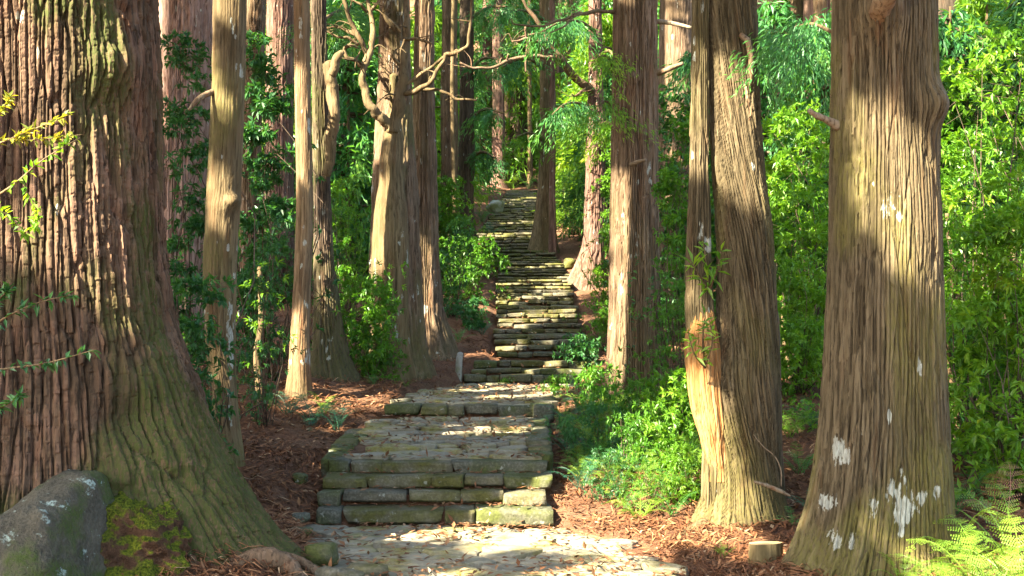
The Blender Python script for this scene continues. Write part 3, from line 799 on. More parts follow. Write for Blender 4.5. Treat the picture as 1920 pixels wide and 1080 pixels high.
# cedar behind the fern bed
c13, _ = hero('straight brown cedar with branch stubs rising behind the fern bed', [(-90, 1151, 1232), (0, 1150, 1232), (200, 1148, 1234), (400, 1144, 1235), (550, 1141, 1238), (650, 1138, 1241), (720, 1131, 1247), (765, 1122, 1256)],
     18.0, 'strip', 'bark_brown', 16, zend=24, nth=150, dz=.03, smooth=False, depth=1.0, lobes=.03, moss=.2, lich_amt=.1, dents=[(1190, 145, 12, 10, .05), (1195, 310, 8, 8, .04)])
c14, _ = hero('wide grey cedar partly hidden behind the twin-stemmed cedar', [(-60, 1238, 1303), (0, 1237, 1303), (300, 1230, 1303), (560, 1222, 1306), (640, 1212, 1312)], 26.0, 'fine', 'bark_brown', 17, zend=26, nth=100, dz=.06, depth=1.5, moss=.1, lich_amt=.4)
c2, _ = hero('slender greenish trunk close behind the giant cedar', [(-90, 402, 465), (0, 400, 463), (200, 396, 458), (375, 387, 451), (500, 381, 444), (650, 386, 442), (780, 398, 448), (880, 406, 462)], 13.0, 'fine', 'bark_pale', 18, zend=16, nth=90, dz=.03, depth=.7, moss=.75, lich_amt=.25,
     lich_spots=[(432, 640, 10, 90, .8), (452, 135, 7, 20, .8), (428, 465, 4, 8, .8), (430, 780, 14, 50, .6)], dents=[(436, 376, 10, 10, .07), (420, 385, 22, 14, .03)])
c3, _ = hero('thick pinkish cedar glowing in the sun between the giant and the slender trunk', [(-60, 288, 406), (0, 288, 405), (300, 286, 393), (500, 284, 389), (800, 270, 402)], 20.0, 'strip', 'bark_pink', 19, zend=26, nth=90, dz=.05, depth=1.5, lobes=.04, moss=.05, lich_amt=.5)
c4, _ = hero('grey trunk glimpsed behind the slender greenish trunk', [(-60, 463, 500), (0, 462, 499), (300, 452, 489), (700, 444, 492)], 24.0, 'strip', 'bark_brown', 20, zend=26, nth=70, dz=.06, moss=.1, lich_amt=.5)
c5, _ = hero('dark reddish trunk deep in the shrubs left of the tan trunk', [(-60, 501, 553), (0, 500, 552), (400, 494, 551), (700, 486, 558)], 28.0, 'strip', 'bark_red', 21, zend=28, nth=70, dz=.06, depth=1.4, moss=.1, lich_amt=.3)
c6, _ = hero('slim tan trunk with smooth bark standing by the blue-green ferns', [(-90, 549, 580), (0, 550, 581), (200, 553, 583), (400, 555, 587), (550, 549, 583), (650, 543, 582), (710, 538, 584), (752, 530, 590)], 17.0, 'fine', 'bark_tan', 22, zend=17, nth=90, dz=.03, depth=.6, moss=.1, lich_amt=.35,
     lich_spots=[(570, 425, 5, 7, .9), (571, 455, 5, 7, .9), (566, 680, 4, 9, .8)])
c7, _ = hero('dark cedar with a spreading root flare behind the slim tan trunk', [(-60, 582, 611), (0, 582, 612), (200, 585, 615), (400, 588, 622), (500, 588, 628), (570, 588, 638), (630, 586, 648), (690, 576, 668), (728, 562, 692)], 19.0, 'strip', 'bark_dark', 23, zend=22, nth=110, dz=.035, lobes=.06, moss=.55, lich_amt=.15)
c9, _ = hero('stout cedar with a mossy foot behind the pale crooked tree', [(-60, 713, 767), (0, 712, 768), (100, 710, 770), (200, 706, 774), (400, 695, 786), (500, 692, 790), (600, 695, 797), (660, 690, 804), (705, 676, 818)], 21.0, 'strip', 'bark_brown', 24, zend=24, nth=110, dz=.035, depth=1.2, lobes=.05, moss=.5, lich_amt=.3)
c9b, _ = hero('purplish cedar with white flecks standing nearest the left edge of the stairs', [(-60, 779, 815), (0, 778, 815), (200, 774, 816), (400, 769, 822), (500, 765, 826), (580, 759, 834), (630, 750, 848), (670, 738, 866)], 23.0, 'strip', 'bark_brown', 25, zend=24, nth=90, dz=.045, depth=1.2, lobes=.06, moss=.25, lich_amt=.7)
c10a, _ = hero('grey cedar of the pair left of the upper stairs', [(-60, 828, 858), (0, 828, 858), (200, 826, 859), (400, 825, 862), (520, 818, 870)], 36.0, 'strip', 'bark_brown', 26, zend=30, nth=60, dz=.08, depth=1.8, lich_amt=.6, moss=.1)
c10b, _ = hero('brown cedar with a sunlit root beside the bend of the stairs', [(-60, 862, 887), (0, 862, 888), (300, 860, 890), (440, 858, 894), (475, 853, 902), (500, 846, 915)], 37.5, 'strip', 'bark_dark', 27, zend=30, nth=60, dz=.08, depth=1.8, lich_amt=.1, moss=.1)
c10c, _ = hero('thin pale pole-like trunk in front of the paired cedars', [(-60, 846, 854), (0, 846, 854), (200, 844, 852), (330, 847, 855), (460, 850, 860)], 34.0, 'smooth', 'bark_pale', 28, zend=20, nth=24, dz=.15, depth=.5, lich_amt=.1, moss=.2)
c11, _ = hero('sun-dappled pale cedar standing against the right edge of the upper steps', [(-60, 1012, 1034), (0, 1011, 1035), (200, 1012, 1038), (330, 1009, 1040), (400, 1002, 1042), (445, 995, 1045), (485, 982, 1052)], 40.0, 'fine', 'bark_pale', 29, zend=32, nth=70, dz=.07, depth=1.6, lobes=.06, lich_amt=.2, moss=.2)
c11b, _ = hero('thin brown trunk touching the sun-dappled pale cedar', [(-60, 1030, 1041), (0, 1030, 1041), (250, 1030, 1042), (440, 1029, 1043), (490, 1027, 1045)], 39.0, 'strip', 'bark_red', 30, zend=28, nth=40, dz=.1, moss=.1, lich_amt=.1)
c12, _ = hero('red-barked cedar with big pale roots right of the long flight', [(-60, 1103, 1127), (0, 1103, 1128), (150, 1103, 1131), (260, 1099, 1136), (400, 1095, 1134), (465, 1090, 1133), (505, 1074, 1136), (548, 1052, 1146)], 33.0, 'strip', 'bark_red', 31, zend=28, nth=80, dz=.06, depth=1.8, lobes=.2, lich_amt=.15, moss=.1)

# stubs, limbs and knots
def stub(root, pts, mat='dry_wood', nseg=9, wob=.25, seed=1, name='branch_stub'):
    mb = MB(); V, Q, T3 = ptube(pts, nseg=nseg, wob=wob, seed=seed, n=max(8, 5 * len(pts))); mb.add(V, Q, T3, RNG.random())
    return limb_part(root, name, mb, M[mat])
stub(bigr, [(1572, 236, 9.7, 10), (1548, 224, 9.65, 7), (1530, 216, 9.6, 6), (1516, 206, 9.58, 4)], seed=2)
stub(bigr, [(1650, 40, 9.45, 22), (1653, 14, 9.3, 22), (1664, -6, 9.2, 19), (1672, -24, 9.15, 12)], 'bark_tan', 14, .35, 3, 'burl')
stub(bigr, [(1738, 212, 9.55, 16), (1746, 190, 9.45, 15), (1752, 176, 9.45, 8)], 'bark_tan', 12, .4, 4, 'burl')
stub(c13, [(1226, 138, 17.9, 7), (1248, 132, 17.8, 5), (1266, 124, 17.7, 4.5), (1281, 119, 17.65, 3.5)], seed=5)
stub(c13, [(1183, 309, 17.7, 5), (1197, 303, 17.5, 4), (1211, 300, 17.4, 3)], seed=6)
stub(c13, [(1232, 40, 18, 5), (1262, 44, 17.9, 4), (1296, 52, 17.8, 3)], seed=7)
stub(c2, [(400, 172, 12.9, 6), (384, 178, 12.8, 5.5), (370, 188, 12.7, 5), (354, 206, 12.65, 3)], seed=8)
stub(twin, [(1390, 66, 11.75, 6), (1402, 78, 11.6, 6), (1407, 98, 11.58, 5), (1408, 130, 11.57, 5), (1409, 152, 11.6, 2)], 'bark_tan', 7, .4, 9, 'peeling_strip')
stub(twin, [(1398, 160, 11.68, 2), (1402, 185, 11.62, 3), (1408, 212, 11.6, 2.5), (1404, 226, 11.6, 1)], 'bark_tan', 6, .4, 10, 'peeling_strip')
def limbs(root, lists, mat='bark_pale', nseg=8, wob=.18, seed=50, thin=.82, twigs=4):
    for k, pts in enumerate(lists):
        rg = np.random.default_rng(seed + k); q = [pts[0]]
        for a, b in zip(pts[:-1], pts[1:]):
            ln = math.hypot(b[0] - a[0], b[1] - a[1]); mr = (a[3] + b[3]) / 2
            if ln > 18: q.append(((a[0] + b[0]) / 2 + rg.normal() * ln * .06, (a[1] + b[1]) / 2 + rg.normal() * ln * .06, (a[2] + b[2]) / 2 + rg.normal() * ln * .06 * a[2] / F, mr * rg.uniform(.85, 1.1)))
            q.append(b)
        q = [(a[0], a[1], a[2], a[3] * thin) for a in q]
        mb = MB(); V, Q, T3 = ptube(q, nseg=nseg, wob=wob * 1.5, seed=seed + k, n=5 * len(q)); mb.add(V, Q, T3, .5 + .3 * math.sin(k * 2.3))
        for _ in range(twigs if len(pts) > 3 else 1):
            a = q[int(rg.integers(1, len(q)))]; g = rg.uniform(0, 6.28); l1 = rg.uniform(14, 46); g2 = g + rg.normal() * .5
            m1 = (a[0] + math.cos(g) * l1 * .5, a[1] - abs(math.sin(g)) * l1 * .4, a[2] + rg.normal() * .15, min(1.5, a[3] * .4)); m2 = (m1[0] + math.cos(g2) * l1 * .6, m1[1] - math.sin(g2) * l1 * .5, m1[2] + rg.normal() * .2, .5)
            V, Q, T3 = ptube([(a[0], a[1], a[2], min(2, a[3] * .5)), m1, m2], nseg=4, n=8); mb.add(V, Q, T3, .4)
        limb_part(root, 'limb', mb, M[mat])
# pale crooked tree in front of the stout cedar
cb = at(735, 700, 20.2); cb[2] = gz(cb[0], cb[1])
crook = tree_root('crooked_tree', 'pale crooked tree with bare twisting limbs beside the stairs', cb)
V, P, A, _t = trunk_mesh([(232, 722, 754), (270, 716, 757), (300, 712, 756), (340, 710, 758), (400, 702, 764), (470, 697, 767), (560, 697, 766), (640, 694, 770), (710, 684, 782)], 20.3, .7, 5.4, 'fine', 33, nth=80, dz=.04, depth=.7, lobes=.05, moss=.3, lich_amt=.15, top_r=.5, dents=[(735, 300, 10, 12, .05)])
add_part(crook, 'trunk', V, P, A, M['bark_pale'])
D = 20.2
limbs(crook, [
    [(736, 250, D, 17), (748, 200, D, 15), (757, 150, D, 12), (758, 100, D + .1, 10), (763, 50, D + .2, 8.5), (766, -40, D + .3, 7)],
    [(734, 240, D, 13), (716, 222, D - .1, 12), (700, 204, D - .2, 10.5), (686, 180, D - .2, 9.5), (679, 152, D - .2, 8), (683, 125, D - .2, 8), (694, 96, D - .1, 8), (699, 62, D, 7), (693, 18, D, 5), (686, -30, D, 4)],
    [(690, 105, D - .1, 7), (677, 76, D - .2, 6.5), (661, 48, D - .2, 5.5), (648, 10, D - .3, 4.5), (640, -25, D - .3, 4)],
    [(681, 126, D - .2, 5.5), (666, 112, D - .3, 5), (651, 108, D - .4, 4.5), (646, 92, D - .4, 4), (656, 84, D - .5, 3), (672, 90, D - .4, 2)],
    [(672, 84, D - .2, 4), (652, 70, D - .3, 3.5), (630, 68, D - .3, 3), (612, 58, D - .3, 2.4)],
    [(668, 66, D - .2, 4), (644, 54, D - .1, 3.2), (625, 50, D, 3), (607, 56, D, 2)],
    [(694, 20, D, 4.5), (706, 8, D, 3.6), (716, -12, D, 3)],
    [(688, 22, D, 4), (676, 8, D - .1, 3), (655, -2, D - .1, 2.4)],
    [(756, 176, D, 6.5), (790, 164, D - .1, 5.6), (812, 148, D - .2, 5), (826, 122, D - .2, 4.6), (836, 102, D - .2, 4.6), (858, 98, D - .2, 4.6), (878, 84, D - .2, 4.2), (883, 40, D - .2, 3.6), (884, -20, D - .2, 3)],
    [(760, 158, D, 5), (790, 138, D, 4.2), (812, 124, D, 3.6), (834, 106, D - .1, 3.6)],
    [(768, 172, D, 5), (806, 168, D, 4), (830, 172, D - .1, 3.6), (856, 186, D - .1, 3.2), (894, 188, D - .2, 2.2)],
    [(760, 74, D + .1, 4), (780, 72, D, 3.4), (800, 78, D, 3.2), (810, 82, D, 2.6)],
    [(748, 120, D, 4), (738, 108, D - .1, 3.4), (742, 92, D - .1, 2.4)],
    [(742, 58, D + .1, 5), (732, 46, D, 4.6), (720, 20, D, 4), (728, -10, D, 3)],
    [(752, 60, D + .1, 4), (735, 42, D, 4), (722, 30, D, 3.6), (722, 12, D, 3)],
], seed=60)
# pale forked stub tree growing from the dark cedar's flank
limbs(c7, [
    [(612, 330, 18.8, 8), (620, 270, 18.75, 11), (625, 235, 18.7, 12), (624, 190, 18.7, 12), (620, 150, 18.7, 12), (617, 120, 18.7, 12), (616, 114, 18.7, 5)],
    [(622, 140, 18.65, 9), (630, 112, 18.6, 8), (640, 100, 18.6, 6), (645, 97, 18.6, 3)],
], seed=80, thin=1.0, twigs=0)
# dead limbs reaching over the stairs
limbs(c12, [
    [(1112, 172, 32.9, 10), (1090, 156, 32.6, 9), (1066, 132, 32.3, 9), (1046, 104, 32, 8.5), (1027, 76, 31.8, 6.5), (1012, 48, 31.6, 5), (990, 18, 31.5, 4), (972, -15, 31.4, 3.4)],
    [(1036, 108, 31.9, 5), (1006, 105, 31.6, 4.4), (966, 110, 31.3, 4), (936, 122, 31, 3.6), (902, 127, 30.8, 3.2), (862, 118, 30.6, 2.6)],
    [(1100, 165, 32.7, 5), (1090, 172, 32.4, 3.5), (1078, 180, 32.2, 2.4), (1072, 176, 32.1, 1.5)],
    [(1028, 78, 31.8, 3.5), (1008, 78, 31.6, 3.2), (985, 72, 31.4, 3), (960, 78, 31.2, 2)],
    [(1018, 60, 31.7, 3), (1000, 64, 31.6, 2.4), (972, 70, 31.5, 1.6)],
    [(985, 50, 31.5, 2.6), (988, 90, 31.4, 2.4), (986, 135, 31.3, 1.8)],
], 'bark_brown', seed=90)
limbs(c13, [
    [(1150, 22, 17.9, 5), (1118, 20, 17.6, 4.4), (1080, 26, 17.3, 3.8), (1040, 40, 17, 3.2), (1000, 49, 16.8, 2.6), (962, 45, 16.6, 1.8)],
    [(1092, 26, 17.3, 2.6), (1060, 48, 17.1, 2.2), (1030, 62, 17, 1.6)],
    [(1146, 92, 17.8, 2.6), (1138, 89, 17.6, 2), (1124, 92, 17.4, 1.3)],
], 'bark_pale', seed=100)

# ------------------------------------------------------------------ foliage shapes
def whorl(P, axis, k, rng, L, W, spread=1.0):
    """k leaves round each twig end P pointing along axis"""
    n = len(P); P2 = np.repeat(P, k, 0); A = np.repeat(axis, k, 0)
    S = unit(n * k, rng); S = S - A * np.sum(S * A, 1)[:, None]; S /= np.linalg.norm(S, axis=1)[:, None] + 1e-9
    Dd = A * rng.uniform(.25, .9, (n * k, 1)) + S * spread; Dd[:, 2] -= rng.uniform(0, .35, n * k)
    U = np.tile([[0., 0., 1.]], (n * k, 1)) + unit(n * k, rng) * .35
    P2 = P2 - A * rng.uniform(0, .05, (n * k, 1))
    return P2, Dd, U, L * rng.uniform(.65, 1.15, n * k), W * rng.uniform(.8, 1.2, n * k)

def shrub_meshes(name, h, w, nstem, ntwig, k, L, W, seed, low=.06, trunk_r=.009, mat='leaf_green', flat=0.0):
    """a loose shrub: thin stems fan out to uneven leaf clumps with gaps between them"""
    rng = np.random.default_rng(seed); st = MB(); fo = MB(); TP = []; TA = []; TT = []
    nc = int(np.clip(9 + 5.5 * w * h, 11, 46)); per = max(5, int(ntwig / nc))
    for c in range(nc):
        q = (c + rng.random()) / nc; a = rng.uniform(0, 2 * math.pi)
        prof = math.sin(math.pi * min(1, .22 + .70 * q)) ** .7
        r = w * .5 * prof * math.sqrt(rng.random()) * 1.02; z = h * (low + (1 - low) * q) * rng.uniform(.93, 1.03)
        cen = np.array([math.cos(a) * r, math.sin(a) * r, z]); rc = rng.uniform(.12, .36) * min(w, 1.5) + .08
        base = np.array([rng.normal() * .05, rng.normal() * .05, -.1]); mid = base * .4 + cen * .6; mid[:2] *= .6; mid += rng.normal(size=3) * np.array([.09, .09, .03]) * h
        V, Q, T3 = tube([base, mid, cen], [trunk_r, trunk_r * .6, trunk_r * .2], 4, 6); st.add(V, Q, T3, rng.random())
        m = max(5, int(per * rng.uniform(.6, 1.4)))
        o = unit(m, rng, .25) * (rc * rng.random((m, 1)) ** .45) * np.array([rng.uniform(.9, 1.5), rng.uniform(.9, 1.6), rng.uniform(.3, .65)])
        tp = cen + o; ax = o / (np.linalg.norm(o, axis=1)[:, None] + 1e-6) + np.array([math.cos(a), math.sin(a), .35]) * .5; ax /= np.linalg.norm(ax, axis=1)[:, None]
        TP.append(tp); TA.append(ax); TT.append(np.full(m, rng.normal() * .14))
        ns = max(2, m // 3); cv = catmull(np.array([base, mid, cen]), 20)[rng.integers(5, 20, ns)]; so = unit(ns, rng, .2)
        TP.append(cv + so * rng.uniform(.04, .22, (ns, 1)) * min(w, 1.4)); TA.append(so); TT.append(np.full(ns, rng.normal() * .14 - .05))
        for b in range(0, m, 4):
            V, Q, T3 = tube([cen, (cen + tp[b]) / 2 + [0, 0, -.02], tp[b]], [trunk_r * .2, trunk_r * .15, trunk_r * .1], 3, 3, cap=False); st.add(V, Q, None, rng.random())
    TP = np.concatenate(TP); TA = np.concatenate(TA); TT = np.concatenate(TT)
    ls = rng.uniform(.55, 1.12)
    P, Dd, U, Ls, Ws = whorl(TP, TA, k, rng, L * ls, W * ls * rng.uniform(.8, 1.2))
    tone = np.repeat(np.clip(.42 + TT + .1 * rng.normal(size=len(TP)), 0, 1), k)
    V, T, R = leaves(P, Dd, U, Ls, Ws, np.clip(tone + rng.normal(size=len(P)) * .13, 0, 1)); fo.add(V, None, T, R)
    a = st.mesh(name + '_stem'); b = fo.mesh(name + '_foliage', False)
    a.materials.append(M['bark_dark']); b.materials.append(M[mat])
    return a, b, h, w
SH = {}
def shrub_kind(key, mat, h, w, nst, ntw, k, L, W, n=3, **kw):
    SH[key] = [shrub_meshes(key, h, w, nst, ntw, k, L, W, 300 + 17 * len(SH) + j, mat=mat, **kw) for j in range(n)]
shrub_kind('low_dark', 'leaf_dark', .9, 1.0, 7, 170, 9, .11, .032)
shrub_kind('low_green', 'leaf_green', .9, 1.0, 7, 170, 9, .11, .034)
shrub_kind('low_lime', 'leaf_lime', .9, 1.0, 7, 170, 9, .10, .036)
shrub_kind('mid_dark', 'leaf_dark', 2.0, 1.6, 8, 480, 9, .14, .046)
shrub_kind('mid_green', 'leaf_green', 2.0, 1.7, 8, 480, 9, .14, .048)
shrub_kind('mid_lime', 'leaf_lime', 2.0, 1.7, 8, 480, 9, .13, .048)
shrub_kind('tall_dark', 'leaf_dark', 4.6, 2.0, 7, 900, 9, .125, .042, low=.08, trunk_r=.011, n=2)
shrub_kind('tall_green', 'leaf_green', 4.6, 2.4, 7, 900, 9, .125, .043, low=.08, trunk_r=.011, n=2)
shrub_kind('tall_lime', 'leaf_lime', 4.6, 2.4, 7, 900, 9, .125, .043, low=.08, trunk_r=.011, n=2)

def place_shrub(key, v, x, y, h, w, rot, label, cat='shrub', group=None, name='shrub', z=None):
    a, b, h0, w0 = SH[key][v % len(SH[key])]
    zb = gz(x, y) - .03 if z is None else z
    root = tree_root(name, label, (x, y, zb), cat, group)
    s = (w / w0, w / w0, h / h0)
    root.scale = s; root.rotation_euler = (0, 0, rot)
    link('stem', a, None, root); link('foliage', b, None, root)
    return root
LEAF = {'low': (.095, .034), 'mid': (.11, .038), 'tall': (.118, .041)}
def px_shrub(key, v, x0, x1, ytop, d, label, cat='shrub', group=None, name='shrub'):
    """shrub read off the photograph by its left, right and top pixel and its depth; it stands on the ground there"""
    x = ((x0 + x1) / 2 - CX) / F * d; w = (x1 - x0) / F * d
    h = EYE - (ytop - HY) / F * d - gz(x, d)
    h = max(h, .35); w = max(w * (1.05 if x1 < 640 else 1.35 if x0 > 1400 else 1.2), .6); size, tone = key.split('_'); L, W = LEAF[size]
    ntw = int(np.clip(170 * w * h, 140, 820))
    a, b, _, _ = shrub_meshes(name, h, w, 7, ntw, 8, L, W, 3000 + x0 * 7 + v, low=.06, trunk_r=.004 + .0018 * h, mat='leaf_' + tone)
    root = tree_root(name, label, (x, d, gz(x, d) - .03), cat, group)
    link('stem', a, None, root); link('foliage', b, None, root)
    return root

# ------------------------------------------------------------------ shrubs seen in the photograph
S = px_shrub
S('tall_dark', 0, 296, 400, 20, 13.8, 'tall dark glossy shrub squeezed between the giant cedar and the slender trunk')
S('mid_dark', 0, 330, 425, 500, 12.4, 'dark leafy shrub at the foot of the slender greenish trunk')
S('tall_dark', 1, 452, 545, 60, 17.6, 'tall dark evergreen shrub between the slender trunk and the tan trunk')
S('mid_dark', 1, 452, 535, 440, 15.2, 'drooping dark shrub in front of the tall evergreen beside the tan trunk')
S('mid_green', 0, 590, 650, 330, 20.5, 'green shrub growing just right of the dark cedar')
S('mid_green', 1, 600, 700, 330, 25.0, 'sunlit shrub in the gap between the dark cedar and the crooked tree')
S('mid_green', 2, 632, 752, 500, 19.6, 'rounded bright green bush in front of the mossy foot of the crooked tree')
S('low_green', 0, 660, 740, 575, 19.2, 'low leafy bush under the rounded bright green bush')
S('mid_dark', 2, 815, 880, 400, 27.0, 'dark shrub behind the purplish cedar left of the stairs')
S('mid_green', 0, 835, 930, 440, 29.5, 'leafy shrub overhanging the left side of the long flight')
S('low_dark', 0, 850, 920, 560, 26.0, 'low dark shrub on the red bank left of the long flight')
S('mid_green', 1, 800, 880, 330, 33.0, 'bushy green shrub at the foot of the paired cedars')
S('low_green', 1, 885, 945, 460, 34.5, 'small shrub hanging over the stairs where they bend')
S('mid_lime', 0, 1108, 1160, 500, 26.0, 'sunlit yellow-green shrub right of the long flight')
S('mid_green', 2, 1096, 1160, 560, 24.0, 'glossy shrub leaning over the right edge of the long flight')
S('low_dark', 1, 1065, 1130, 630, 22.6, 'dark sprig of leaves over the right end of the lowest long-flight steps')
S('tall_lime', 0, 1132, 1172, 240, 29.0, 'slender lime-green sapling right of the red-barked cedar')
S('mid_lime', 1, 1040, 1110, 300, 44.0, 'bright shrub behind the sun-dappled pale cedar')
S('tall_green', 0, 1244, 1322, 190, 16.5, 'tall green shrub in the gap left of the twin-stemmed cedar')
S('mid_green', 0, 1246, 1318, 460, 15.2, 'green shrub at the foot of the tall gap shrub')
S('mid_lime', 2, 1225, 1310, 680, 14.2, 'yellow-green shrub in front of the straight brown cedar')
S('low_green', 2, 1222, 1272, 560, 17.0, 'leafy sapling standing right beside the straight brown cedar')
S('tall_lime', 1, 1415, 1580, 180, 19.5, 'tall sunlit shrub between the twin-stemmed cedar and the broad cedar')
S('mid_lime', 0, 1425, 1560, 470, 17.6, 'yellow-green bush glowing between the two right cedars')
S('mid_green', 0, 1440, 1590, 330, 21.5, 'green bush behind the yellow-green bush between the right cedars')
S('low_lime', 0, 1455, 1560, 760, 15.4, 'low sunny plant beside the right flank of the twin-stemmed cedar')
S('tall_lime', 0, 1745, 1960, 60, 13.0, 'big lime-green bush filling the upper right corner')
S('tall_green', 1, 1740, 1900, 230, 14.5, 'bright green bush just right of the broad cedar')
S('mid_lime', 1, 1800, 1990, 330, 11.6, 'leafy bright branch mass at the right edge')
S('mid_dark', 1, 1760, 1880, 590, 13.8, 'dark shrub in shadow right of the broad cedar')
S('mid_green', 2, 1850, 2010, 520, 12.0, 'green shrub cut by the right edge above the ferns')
# bed of mixed plants right of the lower steps
bed = [(1075, 800, 15.2, 'fern_like'), ]
for k, (px, py, d, key, s, lab) in enumerate([
    (1130, 770, 16.2, 'low_green', .62, 'leafy plant at the top of the fern bed nearest the path'),
    (1190, 790, 15.2, 'low_green', .66, 'bushy green plant in the middle of the fern bed'),
    (1255, 760, 15.0, 'low_lime', .70, 'yellowish plant near the foot of the straight brown cedar'),
    (1110, 860, 14.0, 'low_dark', .60, 'dark bluish plant at the left margin of the fern bed'),
    (1180, 880, 13.3, 'low_green', .58, 'green leafy plant at the centre of the fern bed front'),
    (1250, 860, 13.3, 'low_lime', .66, 'sunlit lime plant beside the orange bulge of the twin cedar'),
    (1290, 920, 12.5, 'low_lime', .50, 'small lime plant touching the left root of the twin cedar'),
    (1140, 930, 12.6, 'low_dark', .46, 'small dark plant at the lower left corner of the fern bed'),
    (1215, 945, 12.2, 'low_green', .46, 'small green plant at the lower edge of the fern bed'),
    (1045, 735, 19.0, 'low_green', .40, 'little upright plant at the right end of the second landing'),
    (950, 702, 21.2, 'low_green', .26, 'tiny sprout on the lowest of the three steps'),
]):
    x = (px - CX) / F * d
    place_shrub(key, k, x, d, s * 1.15, s * 1.1, k * 1.3, lab, 'plant', None, 'leafy_plant')

# sprigs growing out of the cleft of the twin cedar, and twigs hanging in front of the giant
def sprig(label, lines, nleaf, L, W, mat, seed, cat='plant', name='leafy_sprig', wood='bark_pale'):
    rng = np.random.default_rng(seed); P0 = at(*lines[0][0][:3]); root = tree_root(name, label, P0, cat)
    st = MB(); fo = MB()
    for pts in lines:
        V, Q, T3 = ptube(pts, nseg=5, n=5 * len(pts)); st.add(V, Q, T3, rng.random())
        C = catmull(np.array([at(*p[:3]) for p in pts]), 40); T = np.gradient(C, axis=0); T /= np.linalg.norm(T, axis=1)[:, None]
        i = (rng.random(nleaf) ** .75 * 39).astype(int); P = C[i]; A = T[i]
        Sd = unit(nleaf, rng); Dd = A * .5 + Sd * .9; Dd[:, 2] -= .15
        U = np.tile([[0., -.3, 1.]], (nleaf, 1)) + unit(nleaf, rng) * .4
        V, T3, R = leaves(P, Dd, U, L * rng.uniform(.6, 1.15, nleaf), W * rng.uniform(.8, 1.2, nleaf), rng.random(nleaf)); fo.add(V, None, T3, R)
    limb_part(root, 'twig', st, M[wood]); limb_part(root, 'foliage', fo, M[mat], False)
    return root
sprig('bright sprig of long leaves sprouting from the cleft of the twin cedar', [[(1330, 545, 11.6, 2), (1325, 500, 11.5, 1.5), (1318, 450, 11.45, 1)], [(1330, 545, 11.6, 2), (1345, 505, 11.45, 1.5), (1352, 470, 11.4, 1)], [(1330, 545, 11.6, 2), (1308, 510, 11.45, 1.5), (1296, 490, 11.4, 1)]], 16, .17, .035, 'leaf_lime', 1)
sprig('leafy sprig hanging lower in the cleft of the twin cedar', [[(1322, 690, 11.55, 2), (1318, 640, 11.45, 1.5), (1322, 590, 11.4, 1)], [(1322, 690, 11.55, 2), (1300, 660, 11.4, 1.5), (1290, 620, 11.35, 1)], [(1322, 690, 11.55, 2), (1336, 640, 11.4, 1.2), (1330, 600, 11.4, 1)]], 16, .12, .035, 'leaf_lime', 2)
sprig('thin vine of small leaves on the straight brown cedar', [[(1175, 690, 17.5, 1.5), (1190, 610, 17.45, 1), (1180, 540, 17.4, .8), (1195, 480, 17.4, .6)], [(1190, 610, 17.45, 1), (1215, 570, 17.4, .8), (1222, 520, 17.4, .6)]], 34, .10, .045, 'leaf_dark', 3)
sprig('yellow-leaved twig reaching in from the left edge before the giant cedar', [[(-60, 290, 6.4, 3), (0, 268, 6.4, 2), (60, 244, 6.4, 1.5), (128, 214, 6.4, .8)], [(20, 262, 6.4, 1.5), (70, 262, 6.4, 1), (156, 252, 6.4, .6)], [(-40, 250, 6.4, 2), (-5, 215, 6.4, 1.2), (20, 180, 6.4, .7)]], 60, .055, .021, 'leaf_yellow', 4)
sprig('slanting twig with small green leaves in front of the giant cedar', [[(-60, 400, 6.2, 3), (20, 350, 6.2, 2), (80, 300, 6.2, 1.4), (150, 258, 6.2, .7)], [(40, 338, 6.2, 1.2), (70, 400, 6.2, .7), (60, 430, 6.2, .5)], [(-40, 390, 6.2, 2), (10, 400, 6.2, 1.2), (50, 440, 6.2, .7)]], 46, .056, .021, 'leaf_lime', 5)
sprig('dark leafy twig low at the left edge before the giant cedar', [[(-60, 640, 6.6, 3), (20, 590, 6.6, 2), (80, 565, 6.6, 1.4), (140, 552, 6.6, .7)], [(-50, 700, 6.6, 3), (20, 690, 6.6, 2), (90, 680, 6.6, 1.4), (180, 655, 6.6, .7)], [(-50, 620, 6.6, 3), (-10, 570, 6.6, 2), (20, 540, 6.6, .7)], [(-50, 780, 6.6, 3), (10, 760, 6.6, 1.5), (40, 740, 6.6, .7)]], 44, .07, .024, 'leaf_dark', 6)

